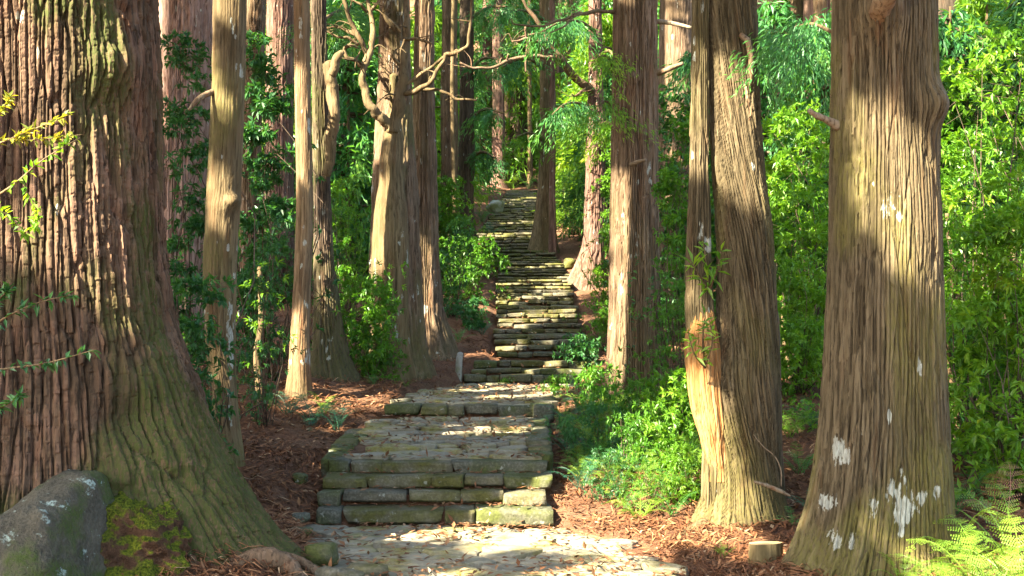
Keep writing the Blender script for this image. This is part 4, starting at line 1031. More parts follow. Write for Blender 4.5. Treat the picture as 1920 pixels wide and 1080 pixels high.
# feathery boughs hanging over the stairs from the tall trees
def bough(root, pts, seed, mat='conifer', dens=260, drop=.55):
    fs = .42 if pts[0][2] < 22 else .85; dens = dens / fs ** 1.2
    rng = np.random.default_rng(seed); mb = MB()
    P = [at(*p[:3]) for p in pts]; V, Q, T3 = ptube(pts, nseg=6, n=6 * len(pts), wob=.15, seed=seed); mb.add(V, Q, T3, .5); limb_part(root, 'limb', mb, M['bark_pale'])
    C = catmull(np.array(P), 60); L_ = np.linalg.norm(np.diff(C, axis=0), axis=1).sum(); m = int(dens * L_); fo = MB()
    nsub = int(9 * L_) + 3
    for q in range(nsub):
        t = .2 + .8 * rng.random(); b = C[min(59, int(t * 59))]; dv = unit(1, rng)[0]; dv[2] = -abs(dv[2]) * .5 - .15; dv /= np.linalg.norm(dv); ln = rng.uniform(.35, 1.0) * drop * 1.8
        k = m // nsub; tt = rng.random(k) ** .7
        X = b + dv * (ln * tt)[:, None] + np.array([0, 0, -.35]) * (ln * tt ** 2)[:, None] + rng.normal(size=(k, 3)) * .06
        dd = dv + unit(k, rng) * .8; dd[:, 2] -= .4
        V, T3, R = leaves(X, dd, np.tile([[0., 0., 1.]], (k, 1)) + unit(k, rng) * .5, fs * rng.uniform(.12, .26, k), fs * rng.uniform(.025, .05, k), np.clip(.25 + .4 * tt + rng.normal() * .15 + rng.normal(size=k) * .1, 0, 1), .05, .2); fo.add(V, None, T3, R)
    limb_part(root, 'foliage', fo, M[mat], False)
for k, (rt, pts, mt) in enumerate([
    (c12, [(1118, 60, 33, 4), (1085, 40, 32, 3), (1050, 42, 31, 2), (1015, 60, 30, 1)], 'conifer'), (c12, [(1118, 110, 33, 4), (1140, 95, 32.4, 3), (1150, 105, 32, 1.5)], 'leaf_lime'),
    (c12, [(1115, 215, 33, 4), (1090, 195, 32, 3), (1060, 195, 31.4, 2), (1035, 215, 31, 1)], 'conifer'), (c12, [(1118, 235, 33, 4), (1140, 230, 31.6, 3), (1150, 240, 31, 1.5)], 'leaf_lime'),
    (c11, [(1022, 130, 40, 5), (990, 110, 39, 3), (955, 118, 38.5, 2), (925, 140, 38, 1)], 'conifer'), (c11, [(1025, 210, 40, 5), (1050, 200, 39, 3), (1078, 210, 38, 2)], 'leaf_lime'), (c11, [(1020, 40, 40, 5), (985, 20, 39, 3), (940, 25, 38, 1.5)], 'conifer'), (c11, [(1022, 265, 40, 4), (995, 250, 39.4, 3), (965, 258, 39, 1.4)], 'leaf_green'),
    (c10b, [(876, 140, 37.5, 4), (905, 110, 37, 3), (940, 112, 36.4, 1.5)], 'conifer'), (c10b, [(876, 230, 37.5, 4), (908, 205, 37, 3), (945, 212, 36.4, 1.5)], 'conifer'), (c10b, [(876, 40, 37.5, 4), (915, 15, 37, 3), (950, 12, 36.4, 1.5)], 'conifer'), (c10b, [(876, 300, 37.5, 4), (905, 285, 37, 3), (930, 298, 36.4, 1.5)], 'leaf_dark'),
    (c13, [(1150, 120, 18, 3), (1135, 105, 17.8, 2.4), (1118, 108, 17.6, 1.4)], 'leaf_lime'), (c13, [(1150, 200, 18, 3), (1136, 190, 17.8, 2), (1122, 198, 17.6, 1.2)], 'leaf_lime'),
    (c7, [(600, 40, 19, 4), (640, 20, 22, 3), (675, 30, 24, 1.6)], 'conifer'), (c14, [(1270, 120, 26, 5), (1300, 100, 24, 3), (1330, 110, 23, 1.5)], 'conifer'),
    (bigr, [(1560, 60, 10.1, 4), (1520, 45, 11.5, 3), (1470, 60, 13, 2), (1440, 85, 14, 1)], 'conifer'),
]): bough(rt, pts, 1500 + k, mt, 420 if pts[0][2] < 22 else 300)

# ------------------------------------------------------------------ ferns
def frond_mesh(name, seed, pairs=14, bip=False, arch=.9):
    rng = np.random.default_rng(seed); st = MB(); fo = MB()
    t = np.linspace(0, 1, 24)
    C = np.stack([t * .82, .05 * np.sin(t * 2.5 + seed), .75 * t - arch * t ** 2.3 * .72], 1)
    V, Q, T3 = tube(C[::4], np.linspace(.008, .002, 6), 4, 10); st.add(V, Q, T3, .5)
    P = []; Dd = []; U = []; L = []; W = []; R = []
    T = np.gradient(C, axis=0); T /= np.linalg.norm(T, axis=1)[:, None]
    base_tone = .5
    for k in range(pairs):
        q = .16 + .84 * k / pairs; i = min(23, int(q * 23)); p0 = C[i]; ax = T[i]; side = np.cross(ax, [0, 0, 1]); side /= np.linalg.norm(side); nn = np.cross(side, ax)
        ln = .25 * (math.sin(min(1, (q - .05) * 1.5) * math.pi / 2) * (1 - q) ** .65 + .02)
        for s in (-1, 1):
            dv = side * s + ax * .45 - nn * .12; dv /= np.linalg.norm(dv)
            if not bip:
                P.append(p0); Dd.append(dv); U.append(nn); L.append(ln); W.append(.034 + .02 * ln); R.append(rng.uniform(.3, .7))
            else:
                m = max(3, int(ln / .019))
                for b in range(m):
                    w_ = b / m; pp = p0 + dv * ln * w_ - nn * .05 * ln * w_ ** 2
                    pl = .024 * (1 - w_) ** .6 * (ln / .25) ** .4 + .005
                    for s2 in (-1, 1):
                        d2 = np.cross(dv, nn) * s2 + dv * .5
                        P.append(pp); Dd.append(d2); U.append(nn); L.append(pl); W.append(.0125); R.append(rng.uniform(.3, .75))
    V, T3, R = leaves(np.array(P), np.array(Dd), np.array(U), np.array(L), np.array(W), np.array(R), .05, .1); fo.add(V, None, T3, R)
    return st, fo
def frond_combined(name, seed, mat, **k):
    st, fo = frond_mesh(name, seed, **k); mb = MB()
    for src in (st, fo):
        for V, R in zip(src.V, src.R): pass
    V = np.concatenate(st.V + fo.V); R = np.concatenate(st.R + fo.R)
    Q = np.concatenate(st.Q) if st.Q else np.zeros((0, 4), int); T = np.concatenate(([np.concatenate(st.T)] if st.T else []) + [np.concatenate(fo.T) + st.n])
    me = raw_mesh(name, V, [Q, T], {'rnd': R}, False); me.materials.append(M[mat]); return me
FROND = {}
for key, mat, bip in (('fine', 'fern_bright', True), ('dark', 'fern', True), ('blue', 'fern_blue', True), ('dead', 'fern_dead', True)):
    FROND[key] = [frond_combined('frond_' + key, 500 + j, mat, bip=bip, arch=.75 + .25 * j) for j in range(2)]
def fern_parts(label, x, y, s, key, seed, n=9, group=None, tilt=0.0):
    """a fern whose fronds show singly: each frond is a part"""
    rng = np.random.default_rng(seed); root = tree_root('fern', label, (x, y, gz(x, y) - .02), 'fern', group)
    for k in range(n):
        f = bpy.data.objects.new('frond', FROND[key][k % 2]); COL.objects.link(f); f.parent = root
        sc = s * rng.uniform(.7, 1.1); f.scale = (sc, sc, sc * rng.uniform(.75, 1.2))
        f.rotation_euler = (rng.normal() * .1, rng.normal() * .18 + tilt - .32, k / n * 2 * math.pi + rng.normal() * .2)
    return root
def px_fern(px, py, d, s, key, seed, label, n=9, group=None):
    return fern_parts(label, (px - CX) / F * d, d, s * (1.35 if d < 12 else 1.2), key, seed, n, group)
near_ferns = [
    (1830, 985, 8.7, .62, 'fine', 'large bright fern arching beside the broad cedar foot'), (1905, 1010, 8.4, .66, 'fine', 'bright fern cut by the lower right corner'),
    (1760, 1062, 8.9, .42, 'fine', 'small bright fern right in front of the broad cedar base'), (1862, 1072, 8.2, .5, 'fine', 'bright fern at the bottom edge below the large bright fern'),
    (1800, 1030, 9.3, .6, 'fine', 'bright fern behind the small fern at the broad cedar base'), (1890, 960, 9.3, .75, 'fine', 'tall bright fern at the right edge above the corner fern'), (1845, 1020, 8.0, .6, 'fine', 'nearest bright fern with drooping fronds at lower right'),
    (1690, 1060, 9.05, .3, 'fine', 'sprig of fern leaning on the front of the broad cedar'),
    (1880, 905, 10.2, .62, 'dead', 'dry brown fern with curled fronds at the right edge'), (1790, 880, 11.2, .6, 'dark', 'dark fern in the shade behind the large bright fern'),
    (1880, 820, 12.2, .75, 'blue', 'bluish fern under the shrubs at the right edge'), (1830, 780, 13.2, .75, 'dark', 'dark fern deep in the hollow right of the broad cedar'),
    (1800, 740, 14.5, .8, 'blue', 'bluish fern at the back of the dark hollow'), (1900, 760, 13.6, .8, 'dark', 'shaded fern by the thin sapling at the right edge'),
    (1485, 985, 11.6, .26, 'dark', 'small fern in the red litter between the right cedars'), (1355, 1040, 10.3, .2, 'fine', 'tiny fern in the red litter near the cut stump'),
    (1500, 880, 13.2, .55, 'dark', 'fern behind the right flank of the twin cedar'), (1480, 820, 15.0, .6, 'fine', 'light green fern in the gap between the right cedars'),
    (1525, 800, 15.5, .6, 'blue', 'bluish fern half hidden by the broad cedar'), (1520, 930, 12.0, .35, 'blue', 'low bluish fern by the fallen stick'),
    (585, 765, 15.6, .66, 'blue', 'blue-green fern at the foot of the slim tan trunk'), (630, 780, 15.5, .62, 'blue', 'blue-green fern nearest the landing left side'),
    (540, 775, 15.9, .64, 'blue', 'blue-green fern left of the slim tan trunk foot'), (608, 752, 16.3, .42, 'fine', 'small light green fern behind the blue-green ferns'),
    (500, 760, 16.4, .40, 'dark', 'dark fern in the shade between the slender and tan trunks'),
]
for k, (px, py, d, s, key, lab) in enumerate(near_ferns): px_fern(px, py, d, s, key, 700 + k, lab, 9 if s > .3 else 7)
rng = np.random.default_rng(99)
k = 0
bed_pts = []
while len(bed_pts) < 84:
    px, d = rng.uniform(1055, 1320), rng.uniform(11.9, 17.0)
    x = (px - CX) / F * d
    if x < edge_r(d) + .16 or (d < 12.6 and px > 1290) or math.hypot(x - 1.8, d - 18) < .8: continue
    if d < 12.4 and x < .95: continue
    if any(math.hypot(x - a, d - b) < .19 for a, b in bed_pts): continue
    bed_pts.append((x, d))
for k, (x, d) in enumerate(bed_pts):
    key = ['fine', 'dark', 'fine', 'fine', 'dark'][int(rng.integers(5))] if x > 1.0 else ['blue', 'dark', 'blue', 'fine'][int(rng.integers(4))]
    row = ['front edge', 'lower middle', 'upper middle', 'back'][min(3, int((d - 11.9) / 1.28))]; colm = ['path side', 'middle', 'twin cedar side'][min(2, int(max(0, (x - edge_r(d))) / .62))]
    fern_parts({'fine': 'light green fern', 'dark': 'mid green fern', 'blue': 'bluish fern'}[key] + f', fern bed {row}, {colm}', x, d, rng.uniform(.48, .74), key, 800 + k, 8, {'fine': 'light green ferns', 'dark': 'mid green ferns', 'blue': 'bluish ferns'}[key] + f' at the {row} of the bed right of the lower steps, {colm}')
# ferns and seedlings along the banks further up
for k, (px, d, s, key, lab) in enumerate([
    (905, 47.0, 1.0, 'dark', 'fern clump on the bank left of the top of the stairs'), (920, 43.5, .9, 'blue', 'bluish fern overhanging the upper steps'),
    (885, 40.5, .9, 'dark', 'fern beside the brown cedar at the bend of the stairs'), (900, 52, 1.1, 'fine', 'sunlit fern beside the last visible steps'),
    (960, 62, 1.3, 'fine', 'fern at the very top of the stairs'), (990, 63, 1.2, 'dark', 'dark fern where the stairs vanish'),
    (700, 18.6, .3, 'dark', 'small fern in the litter beside the second landing'), (760, 19.2, .22, 'fine', 'tiny seedling fern at the left edge of the second landing'),
    (860, 24.5, .5, 'dark', 'fern on the bank between the purplish cedar and the stairs'), (905, 25.5, .4, 'blue', 'small fern against the left end of the long flight'),
    (1110, 20.5, .4, 'fine', 'sunny fern right of the three steps'), (1080, 18.3, .35, 'blue', 'bluish fern at the right edge of the second landing'),
]): px_fern(px, 0, d, s, key, 900 + k, lab, 9)

# ------------------------------------------------------------------ conifers of the forest behind
def conifer_crown(name, h, w, nb, seed, mat='conifer', bare=.0, kmul=1.0):
    rng = np.random.default_rng(seed); P = []; Dd = []; L = []; W = []; R = []; wood = MB()
    for b in range(nb):
        q = bare + (1 - bare) * rng.random(); z = h * q; a = rng.uniform(0, 2 * math.pi)
        ln = w * .5 * (1 - q) ** .6 * rng.uniform(.55, 1.1) + .25
        dirv = np.array([math.cos(a), math.sin(a), 0]); m = int((10 + ln * 22) * kmul)
        tt = rng.random(m) ** .6; base = np.array([0, 0, z])
        C = base + dirv * ln * tt[:, None] + np.stack([0 * tt, 0 * tt, ln * (.28 * tt - .62 * tt ** 2)], 1)
        C = C + rng.normal(size=(m, 3)) * np.array([.13, .13, .10]) * (.5 + ln * .35)
        side = unit(m, rng); dv = dirv * .7 + side * .75; dv[:, 2] -= .35
        P.append(C); Dd.append(dv); L.append(rng.uniform(.16, .34, m)); W.append(rng.uniform(.035, .08, m))
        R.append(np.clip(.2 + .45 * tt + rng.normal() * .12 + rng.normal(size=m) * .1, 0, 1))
        if b % 2 == 0:
            V, Q, T3 = tube([base, base + dirv * ln * .5 + [0, 0, ln * .0], base + dirv * ln * .95 + [0, 0, -ln * .3]], [.022 + .012 * ln, .018, .006], 4, 6, cap=False); wood.add(V, Q, None, rng.random())
    P = np.concatenate(P); n = len(P)
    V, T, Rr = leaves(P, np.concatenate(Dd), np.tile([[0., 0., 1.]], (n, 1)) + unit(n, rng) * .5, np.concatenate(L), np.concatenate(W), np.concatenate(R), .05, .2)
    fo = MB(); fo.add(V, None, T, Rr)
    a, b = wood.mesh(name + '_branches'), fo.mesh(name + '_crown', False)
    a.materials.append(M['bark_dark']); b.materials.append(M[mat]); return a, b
CONI = [conifer_crown('conifer', 13, 4.6, 105, 600 + k, bare=.0) for k in range(3)]
DRAPE = [conifer_crown('drape', 5.0, 3.4, 110, 620 + k, 'conifer', .05, 1.6) for k in range(3)]
LIMEC = [conifer_crown('lime_drape', 5.0, 3.4, 110, 640 + k, 'leaf_lime', .05, 1.6) for k in range(2)]
def pole_mesh(h, r, kind, seed, nth=26):
    z = np.concatenate([np.linspace(-.5, 1.5, 12), np.linspace(1.8, h, 60)]); th = np.arange(nth) / nth * 2 * math.pi
    Th, Zg = np.meshgrid(th, z); R = r * (1 - .55 * np.clip(Zg / h, 0, 1)) * (1 + .8 * np.exp(-np.clip(Zg + .3, 0, None) * 1.8) * (1 + .3 * np.cos(Th * 4 + seed)))
    bx = .12 * fbm(Zg * .12, 0 * Zg, 0, seed, 2)
    rel, pid = bark_relief(Th * r, Zg, kind, seed); R = R + rel * 1.4
    V = np.stack([R * np.cos(Th) + bx, R * np.sin(Th), Zg], -1).reshape(-1, 3); m = len(z)
    i = np.arange(m - 1)[:, None] * nth; j = np.arange(nth)[None]; j2 = (j + 1) % nth
    me = raw_mesh('trunk', V, [np.stack([i + j, i + j2, i + nth + j2, i + nth + j], -1).reshape(-1, 4)], {'rnd': pid.ravel(), 'moss': .3 * np.clip(fbm(Th, Zg * .4, 0, seed, 2), 0, 1).ravel(), 'lich': .3 * np.clip(fbm(Th * 3, Zg * 3, 0, seed + 1, 3) * 2, 0, 1).ravel()})
    return me
POLES = []
for k, (r, mt) in enumerate([(.30, 'bark_brown'), (.42, 'bark_red'), (.22, 'bark_tan'), (.50, 'bark_dark'), (.16, 'bark_pale')]):
    me = pole_mesh(22, r, 'strip', 660 + k); me.materials.append(M[mt]); POLES.append(me)
def forest_tree(x, y, pole, crown, zc, s, rot, label, group, crown_set=None, name='forest_tree'):
    root = tree_root(name, label, (x, y, gz(x, y) - .1), 'tree', group)
    root.rotation_euler = (0, 0, rot); root.scale = (s, s, s)
    link('trunk', POLES[pole], None, root)
    a, b = (crown_set or CONI)[crown % len(crown_set or CONI)]
    link('branches', a, None, root, (0, 0, zc)); link('crown', b, None, root, (0, 0, zc))
    return root
TONE = ['brown', 'red-barked', 'tan', 'dark', 'pale slim']
zone_phr = [('beyond the lime bush at upper right', 1740, 1990), ('between the two right cedars', 1420, 1565), ('behind the wide grey cedar', 1225, 1320),
            ('above the top of the stairs', 890, 1105), ('between the dark cedar and crooked tree', 612, 712), ('behind the slender and tan trunks', 440, 560), ('behind the giant cedar', 290, 440)]
rng = np.random.default_rng(4242)
placed = []
def free(x, y, r): return all(math.hypot(x - a, y - b) > r for a, b in placed)
for zi, (phr, xa, xb) in enumerate(zone_phr):
    cnt = [18, 16, 6, 30, 11, 8, 7][zi]; tries = 0; got = 0
    while got < cnt and tries < 600:
        tries += 1
        d = rng.uniform(28, 92) if zi != 3 else rng.uniform(63, 105)
        px = rng.uniform(xa, xb); x = (px - CX) / F * d
        if d < 62 and edge_l(d) - 1.2 < x < edge_r(d) + 1.2: continue
        if not free(x, d, 1.6): continue
        placed.append((x, d)); p_ = int(rng.integers(5)); got += 1
        forest_tree(x, d, p_, int(rng.integers(3)), rng.uniform(7, 11), rng.uniform(.8, 1.15), rng.uniform(0, 6.28), f'{"farther" if d > 66 else "nearer"} {TONE[p_]} forest tree {phr}', f'{"farther" if d > 66 else "nearer"} {TONE[p_]} forest trees {phr}')
# hero poles of the wood that show clearly
for (px, d, p_, lab) in [(1534, 32, 2, 'sunlit tan trunk between the right cedars'), (1487, 40, 0, 'brown trunk just left of the sunlit tan trunk between the right cedars'),
                         (1803, 36, 0, 'straight brown trunk above the lime bush at the upper right'), (1862, 45, 2, 'tan trunk high in the upper right corner'),
                         (917, 66, 1, 'red-barked trunk glimpsed above the top of the stairs'), (948, 72, 0, 'brown trunk straight above the top of the stairs'),
                         (975, 68, 3, 'dark trunk right of the stair top'), (1440, 36, 3, 'dark trunk just right of the twin cedar')]:
    x = (px - CX) / F * d
    forest_tree(x, d, p_, p_, 8.5, 1.0, px * .01, lab, None)
# leafy understorey and low drooping conifers filling the depth
drapes = [(650, 30, 1.1), (672, 36, 1.3), (620, 33, 1.0), (690, 44, 1.5), (905, 55, 1.3), (925, 64, 1.7), (985, 66, 1.7), (1020, 58, 1.5), (1065, 52, 1.4), (1080, 60, 1.6), (1060, 40, 1.0), (1090, 46, 1.2), (950, 76, 2.0), (890, 48, 1.2), (1000, 82, 2.2),
          (1275, 34, 1.2), (1250, 42, 1.5), (1450, 30, 1.1), (1500, 38, 1.3), (1545, 27, 1.0), (1780, 24, 1.0), (1850, 27, 1.1), (1930, 22, 1.0), (1820, 34, 1.4), (1900, 38, 1.5), (520, 34, 1.2), (470, 30, 1.1), (350, 30, 1.2)]
for k, (px, d, s) in enumerate(drapes):
    x = (px - CX) / F * d; lime = k % 5 in (1, 3)
    if d < 66:
        el_, er_ = edge_l(min(d, 60)) - 2.0 * s, edge_r(min(d, 60)) + 2.0 * s
        if el_ < x < er_: x = el_ if x - el_ < er_ - x else er_
    zone = min(zone_phr, key=lambda q: abs((q[1] + q[2]) / 2 - px))[0]
    root = tree_root('young_conifer', ('yellow-green' if lime else 'deep green') + ' feathery young conifer ' + zone, (x, d, gz(x, d) - .1), 'tree', ('yellow-green' if lime else 'deep green') + ' young conifers ' + zone)
    root.scale = (s, s, s * 1.25); root.rotation_euler = (0, 0, k * 1.1)
    a, b = (LIMEC if lime else DRAPE)[k % 2]
    link('trunk', POLES[4], None, root, None, None, (.35, .35, .24)); link('branches', a, None, root, (0, 0, .3)); link('crown', b, None, root, (0, 0, .3))
keys = ['mid_green', 'mid_lime', 'mid_dark', 'tall_green', 'tall_lime', 'tall_dark']
rng = np.random.default_rng(77); cnt = 0; tries = 0
while cnt < 165 and tries < 4000:
    tries += 1
    d = 20 + 55 * rng.random() ** 1.4; px = rng.uniform(280, 1960); x = (px - CX) / F * d
    if edge_l(d) - 1.3 < x < edge_r(d) + 1.1 and d < 62: continue
    if d < 30 and 560 < px < 930: continue
    if d < 24 and px < 1420: continue
    zone = None
    for (phr, xa, xb) in zone_phr:
        if xa <= px <= xb: zone = phr
    if zone is None:
        if rng.random() < .6: continue
        zone = min(zone_phr, key=lambda q: abs((q[1] + q[2]) / 2 - px))[0]
    right = px > 1100
    key = keys[int(rng.choice(6, p=[.2, .28, .06, .16, .26, .04] if right else [.3, .1, .22, .2, .06, .12]))]
    h = rng.uniform(1.4, 2.6) if key.startswith('mid') else rng.uniform(3.2, 5.5)
    if 860 < px < 1110: h = min(h, 2.2)
    tone = {'green': 'green', 'lime': 'lime green', 'dark': 'dark green'}[key.split('_')[1]]; size = 'tall' if key.startswith('tall') else 'low'
    hw = SH[key][0][3] / SH[key][0][2]; dep = 'nearer' if d < 30 else ('farther' if d > 48 else 'half-hidden'); place_shrub(key, int(rng.integers(3)), x, d, h, h * hw * rng.uniform(.95, 1.35), rng.uniform(0, 6.28), f'{dep} {size} {tone} shrub {zone}', 'shrub', f'{dep} {size} {tone} shrubs {zone}')
    cnt += 1

# thin saplings
for k, (pts, lab) in enumerate([
    ([(1842, 862, 13.5, 6), (1855, 780, 13.5, 5.5), (1868, 700, 13.5, 5), (1880, 640, 13.5, 4.5), (1890, 520, 13.5, 4), (1900, 380, 13.6, 3)], 'leaning bare sapling in the dark hollow right of the broad cedar'),
    ([(1800, 820, 14, 5), (1785, 720, 14, 4.5), (1778, 640, 14, 4), (1785, 520, 14, 3.5), (1775, 400, 14, 3)], 'thin sapling stem just right of the broad cedar'),
    ([(1918, 800, 12.8, 8), (1912, 700, 12.8, 7.5), (1902, 620, 12.8, 7), (1896, 540, 12.8, 6), (1905, 380, 12.8, 5)], 'pale sapling stem at the right edge'),
    ([(1511, 745, 20, 7), (1510, 680, 20, 6.5), (1503, 620, 20, 6), (1508, 540, 20, 4.5), (1500, 420, 20, 3)], 'sunlit pale sapling between the right cedars'),
    ([(1488, 760, 19, 4), (1480, 690, 19, 3.5), (1470, 640, 19, 3), (1466, 560, 19, 2.4)], 'thin pale stem beside the right flank of the twin cedar'),
    ([(488, 742, 16, 8), (484, 700, 16, 8), (482, 660, 16, 7), (490, 600, 16, 6), (486, 500, 16, 5)], 'short curved trunk in a sun patch beside the tan trunk'),
]):
    P0 = at(*pts[0][:3]); P0[2] = gz(P0[0], P0[1])
    root = tree_root('sapling', lab, P0)
    pp = [(pts[0][0], pts[0][1] + 25, pts[0][2], pts[0][3])] + pts
    mb = MB(); V, Q, T3 = ptube(pp, nseg=8, n=6 * len(pp), wob=.12, seed=k); mb.add(V, Q, T3, .4); limb_part(root, 'stem', mb, M['bark_pale'] if k != 1 else M['bark_tan'])
    top = at(*pts[-1][:3]); rg = np.random.default_rng(1200 + k); TP = []; TA = []
    for q in range(26):
        b = catmull(np.array([at(*p_[:3]) for p_ in pts]), 30)[int(rg.integers(14, 30))]; dv = unit(1, rg, .3)[0]; TP.append(b + dv * rg.uniform(.1, .5)); TA.append(dv)
    P, Dd, U, Ls, Ws = whorl(np.array(TP), np.array(TA), 8, rg, .12, .035); V, T3, R = leaves(P, Dd, U, Ls, Ws, rg.random(len(P)))
    mb = MB(); mb.add(V, None, T3, R); limb_part(root, 'foliage', mb, M['leaf_green' if k < 3 else 'leaf_lime'], False)

# ------------------------------------------------------------------ crowns overhead: unseen canopy, added and shaped to break the sun into patches
LIT = [(80, 235, 6.4, .3), (20, 220, 6.4, .25), (60, 330, 6.2, .22), (130, 90, 9.1, .68), (60, 40, 9.1, .55), (100, 180, 9.1, .35), (215, 60, 9.1, .45), (60, 250, 9.1, .22), (240, 470, 9.1, .16), (170, 560, 9.1, .12), (30, 330, 9.1, .15), (100, 420, 9.1, .10), (330, 60, 19.4, .75), (330, 200, 19.4, .4), (420, 380, 12.8, .18), (410, 330, 12.8, .12), (395, 410, 12.8, .12),
       (565, 160, 16.9, .28), (565, 240, 16.9, .2), (568, 330, 16.9, .15), (560, 650, 16.9, .35), (560, 720, 16.9, .2), (486, 700, 16, .25), (715, 205, 20.6, .4), (735, 215, 20.1, .35), (620, 150, 18.6, .5), (715, 430, 20.2, .55), (700, 480, 20.4, .4), (728, 360, 20.2, .2), (680, 120, 20, .3), (745, 100, 20, .3), (660, 60, 20, .3), (820, 150, 20, .3), (880, 90, 20, .3),
       (1185, 420, 17.7, .4), (1170, 500, 17.7, .25), (1165, 600, 17.7, .35), (1180, 680, 17.7, .35), (1160, 330, 17.7, .2), (1240, 127, 17.7, .2), (1345, 120, 11.6, .30), (1350, 190, 11.6, .44), (1365, 260, 11.6, .42), (1380, 310, 11.6, .26), (1310, 250, 11.6, .22), (1310, 560, 11.7, .2), (1315, 760, 11.7, .35), (1340, 900, 11.7, .36), (1370, 950, 11.7, .25), (1325, 950, 11.8, .25),
       (1650, 210, 9.4, .24), (1665, 300, 9.4, .32), (1680, 400, 9.4, .28), (1690, 500, 9.4, .2), (1520, 960, 9.5, .18), (1660, 1010, 9.4, .14), (1555, 720, 9.6, .1),
       (650, 1004, 11.4, .22), (740, 1008, 11.3, .25), (840, 1008, 11.3, .28), (940, 1005, 11.3, .25), (1040, 1008, 11.2, .3), (1130, 1015, 11.0, .35), (1200, 1030, 10.7, .3), (900, 1030, 10.7, .18), (1290, 1010, 11.1, .4), (1080, 1074, 9.6, .2), (1180, 1075, 9.6, .2), (1350, 1010, 11, .3), (820, 1078, 9.55, .1), (1430, 1030, 10.2, .15),
       (1005, 935, 12.3, .14), (890, 835, 14.0, .16), (1010, 810, 15.2, .24), (700, 815, 14.8, .1), (930, 870, 13.0, .1), (720, 870, 13, .08), (1000, 880, 13, .1), (850, 800, 15.5, .1), (620, 850, 13.7, .1), (950, 728, 20, .4), (1010, 724, 20.8, .35), (880, 735, 19.6, .2), (930, 750, 18, .2),
       (910, 685, 22.2, .4), (1070, 690, 22, .3), (1000, 676, 22.5, .3), (1070, 590, 27.5, .5), (990, 590, 27.5, .35), (1040, 540, 31.6, .5), (1000, 470, 40, .5), (960, 430, 46, .6), (1060, 640, 24, .4), (1000, 615, 26, .5), (960, 612, 26.5, .35), (950, 565, 29.5, .5), (1050, 560, 30, .5), (1000, 562, 29.6, .6), (1060, 530, 33, .5), (960, 520, 34, .4), (950, 510, 35, .4), (1030, 510, 35, .4), (950, 457, 43, .4), (905, 457, 43, .4), (1000, 385, 51, 1.0), (960, 395, 50, .8), (930, 400, 49.5, .5), (1015, 430, 40, .6), (1100, 520, 32.5, .7), (1115, 400, 33, .5),
       (1230, 800, 14.6, .35), (1250, 850, 13.4, .5), (1280, 760, 14.6, .35), (1200, 960, 12.2, .35), (1160, 830, 14.6, .25), (1130, 960, 12, .25), (1120, 790, 15.4, .4), (1090, 760, 17, .35), (1140, 740, 16.6, .35), (1110, 870, 13.6, .4), (1190, 740, 16.2, .3), (1230, 900, 12.8, .4), (1170, 910, 12.8, .3), (1280, 820, 13.4, .35), (1080, 720, 20, .3), (1850, 960, 8.9, .6), (1760, 1040, 8.9, .3), (1910, 1000, 8.5, .4), (1830, 1060, 8.4, .4), (1840, 120, 13, .9), (1800, 260, 13, .8), (1880, 300, 12.4, .8), (1800, 430, 12.8, .5), (1900, 180, 12.8, .7), (1880, 460, 12, .4), (1910, 900, 10, .3),
       (1480, 560, 17.8, .8), (1500, 480, 18, .6), (1470, 400, 19.5, .7), (1500, 270, 19.5, .7), (1500, 700, 19.8, .7), (1480, 640, 18, .4), (1534, 200, 32, 1.5), (1270, 260, 16.5, .4), (1260, 330, 16.5, .35), (1260, 640, 14.3, .35), (1240, 480, 15.5, .25), (1120, 450, 26, .6), (1110, 560, 24, .4), (1120, 330, 29, .8),
       (115, 893, 8.3, .07), (100, 925, 8.2, .06), (125, 1045, 8.0, .06), (660, 765, 16.8, .3), (700, 750, 17.5, .3), (620, 800, 15.5, .12), (720, 690, 20.5, .2), (850, 690, 21.8, .35), (880, 660, 23.5, .3), (925, 570, 29, .4), (920, 500, 36, .6), (700, 560, 19.4, .35), (680, 620, 19.2, .2), (900, 520, 30, .4), (640, 250, 30, 1.5), (660, 100, 30, 1.5), (520, 180, 15.3, .3), (530, 330, 18, .3), (340, 110, 12.6, .25), (640, 770, 15.5, .2)]
LP = np.array([at(*l[:3]) for l in LIT]); LR = np.array([l[3] for l in LIT])
rng = np.random.default_rng(2024)
def lit_clear(P, margin):
    """False where a leaf cluster at P would shade one of the sunlit spots"""
    w = P[:, None] - LP[None]; t = w @ SUN; perp = np.linalg.norm(w - t[..., None] * SUN, axis=2)
    return ~((perp < LR[None] + margin) & (t > .3)).any(1)
LA = np.array([(l[0], l[2]) for l in LIT]); prio = ~((LA[:, 0] > 1740) | ((LA[:, 0] > 1420) & (LA[:, 0] < 1560)))
def prio_clear(P):
    w = P[:, None] - LP[None, prio]; t = w @ SUN; perp = np.linalg.norm(w - t[..., None] * SUN, axis=2)
    return ~((perp < LR[None, prio] * 1.05 + .12) & (t > .3)).any(1)
def in_view(P, m=1.06):
    px = np.where(P[:, 1] > .5, P[:, 0] / np.maximum(P[:, 1], .5) * F, 1e9); py = (P[:, 2] - EYE) / np.maximum(P[:, 1], .5) * F
    return (P[:, 1] > .5) & (np.abs(px) < 960 * m) & (py < 620 * m) & (py > -480)
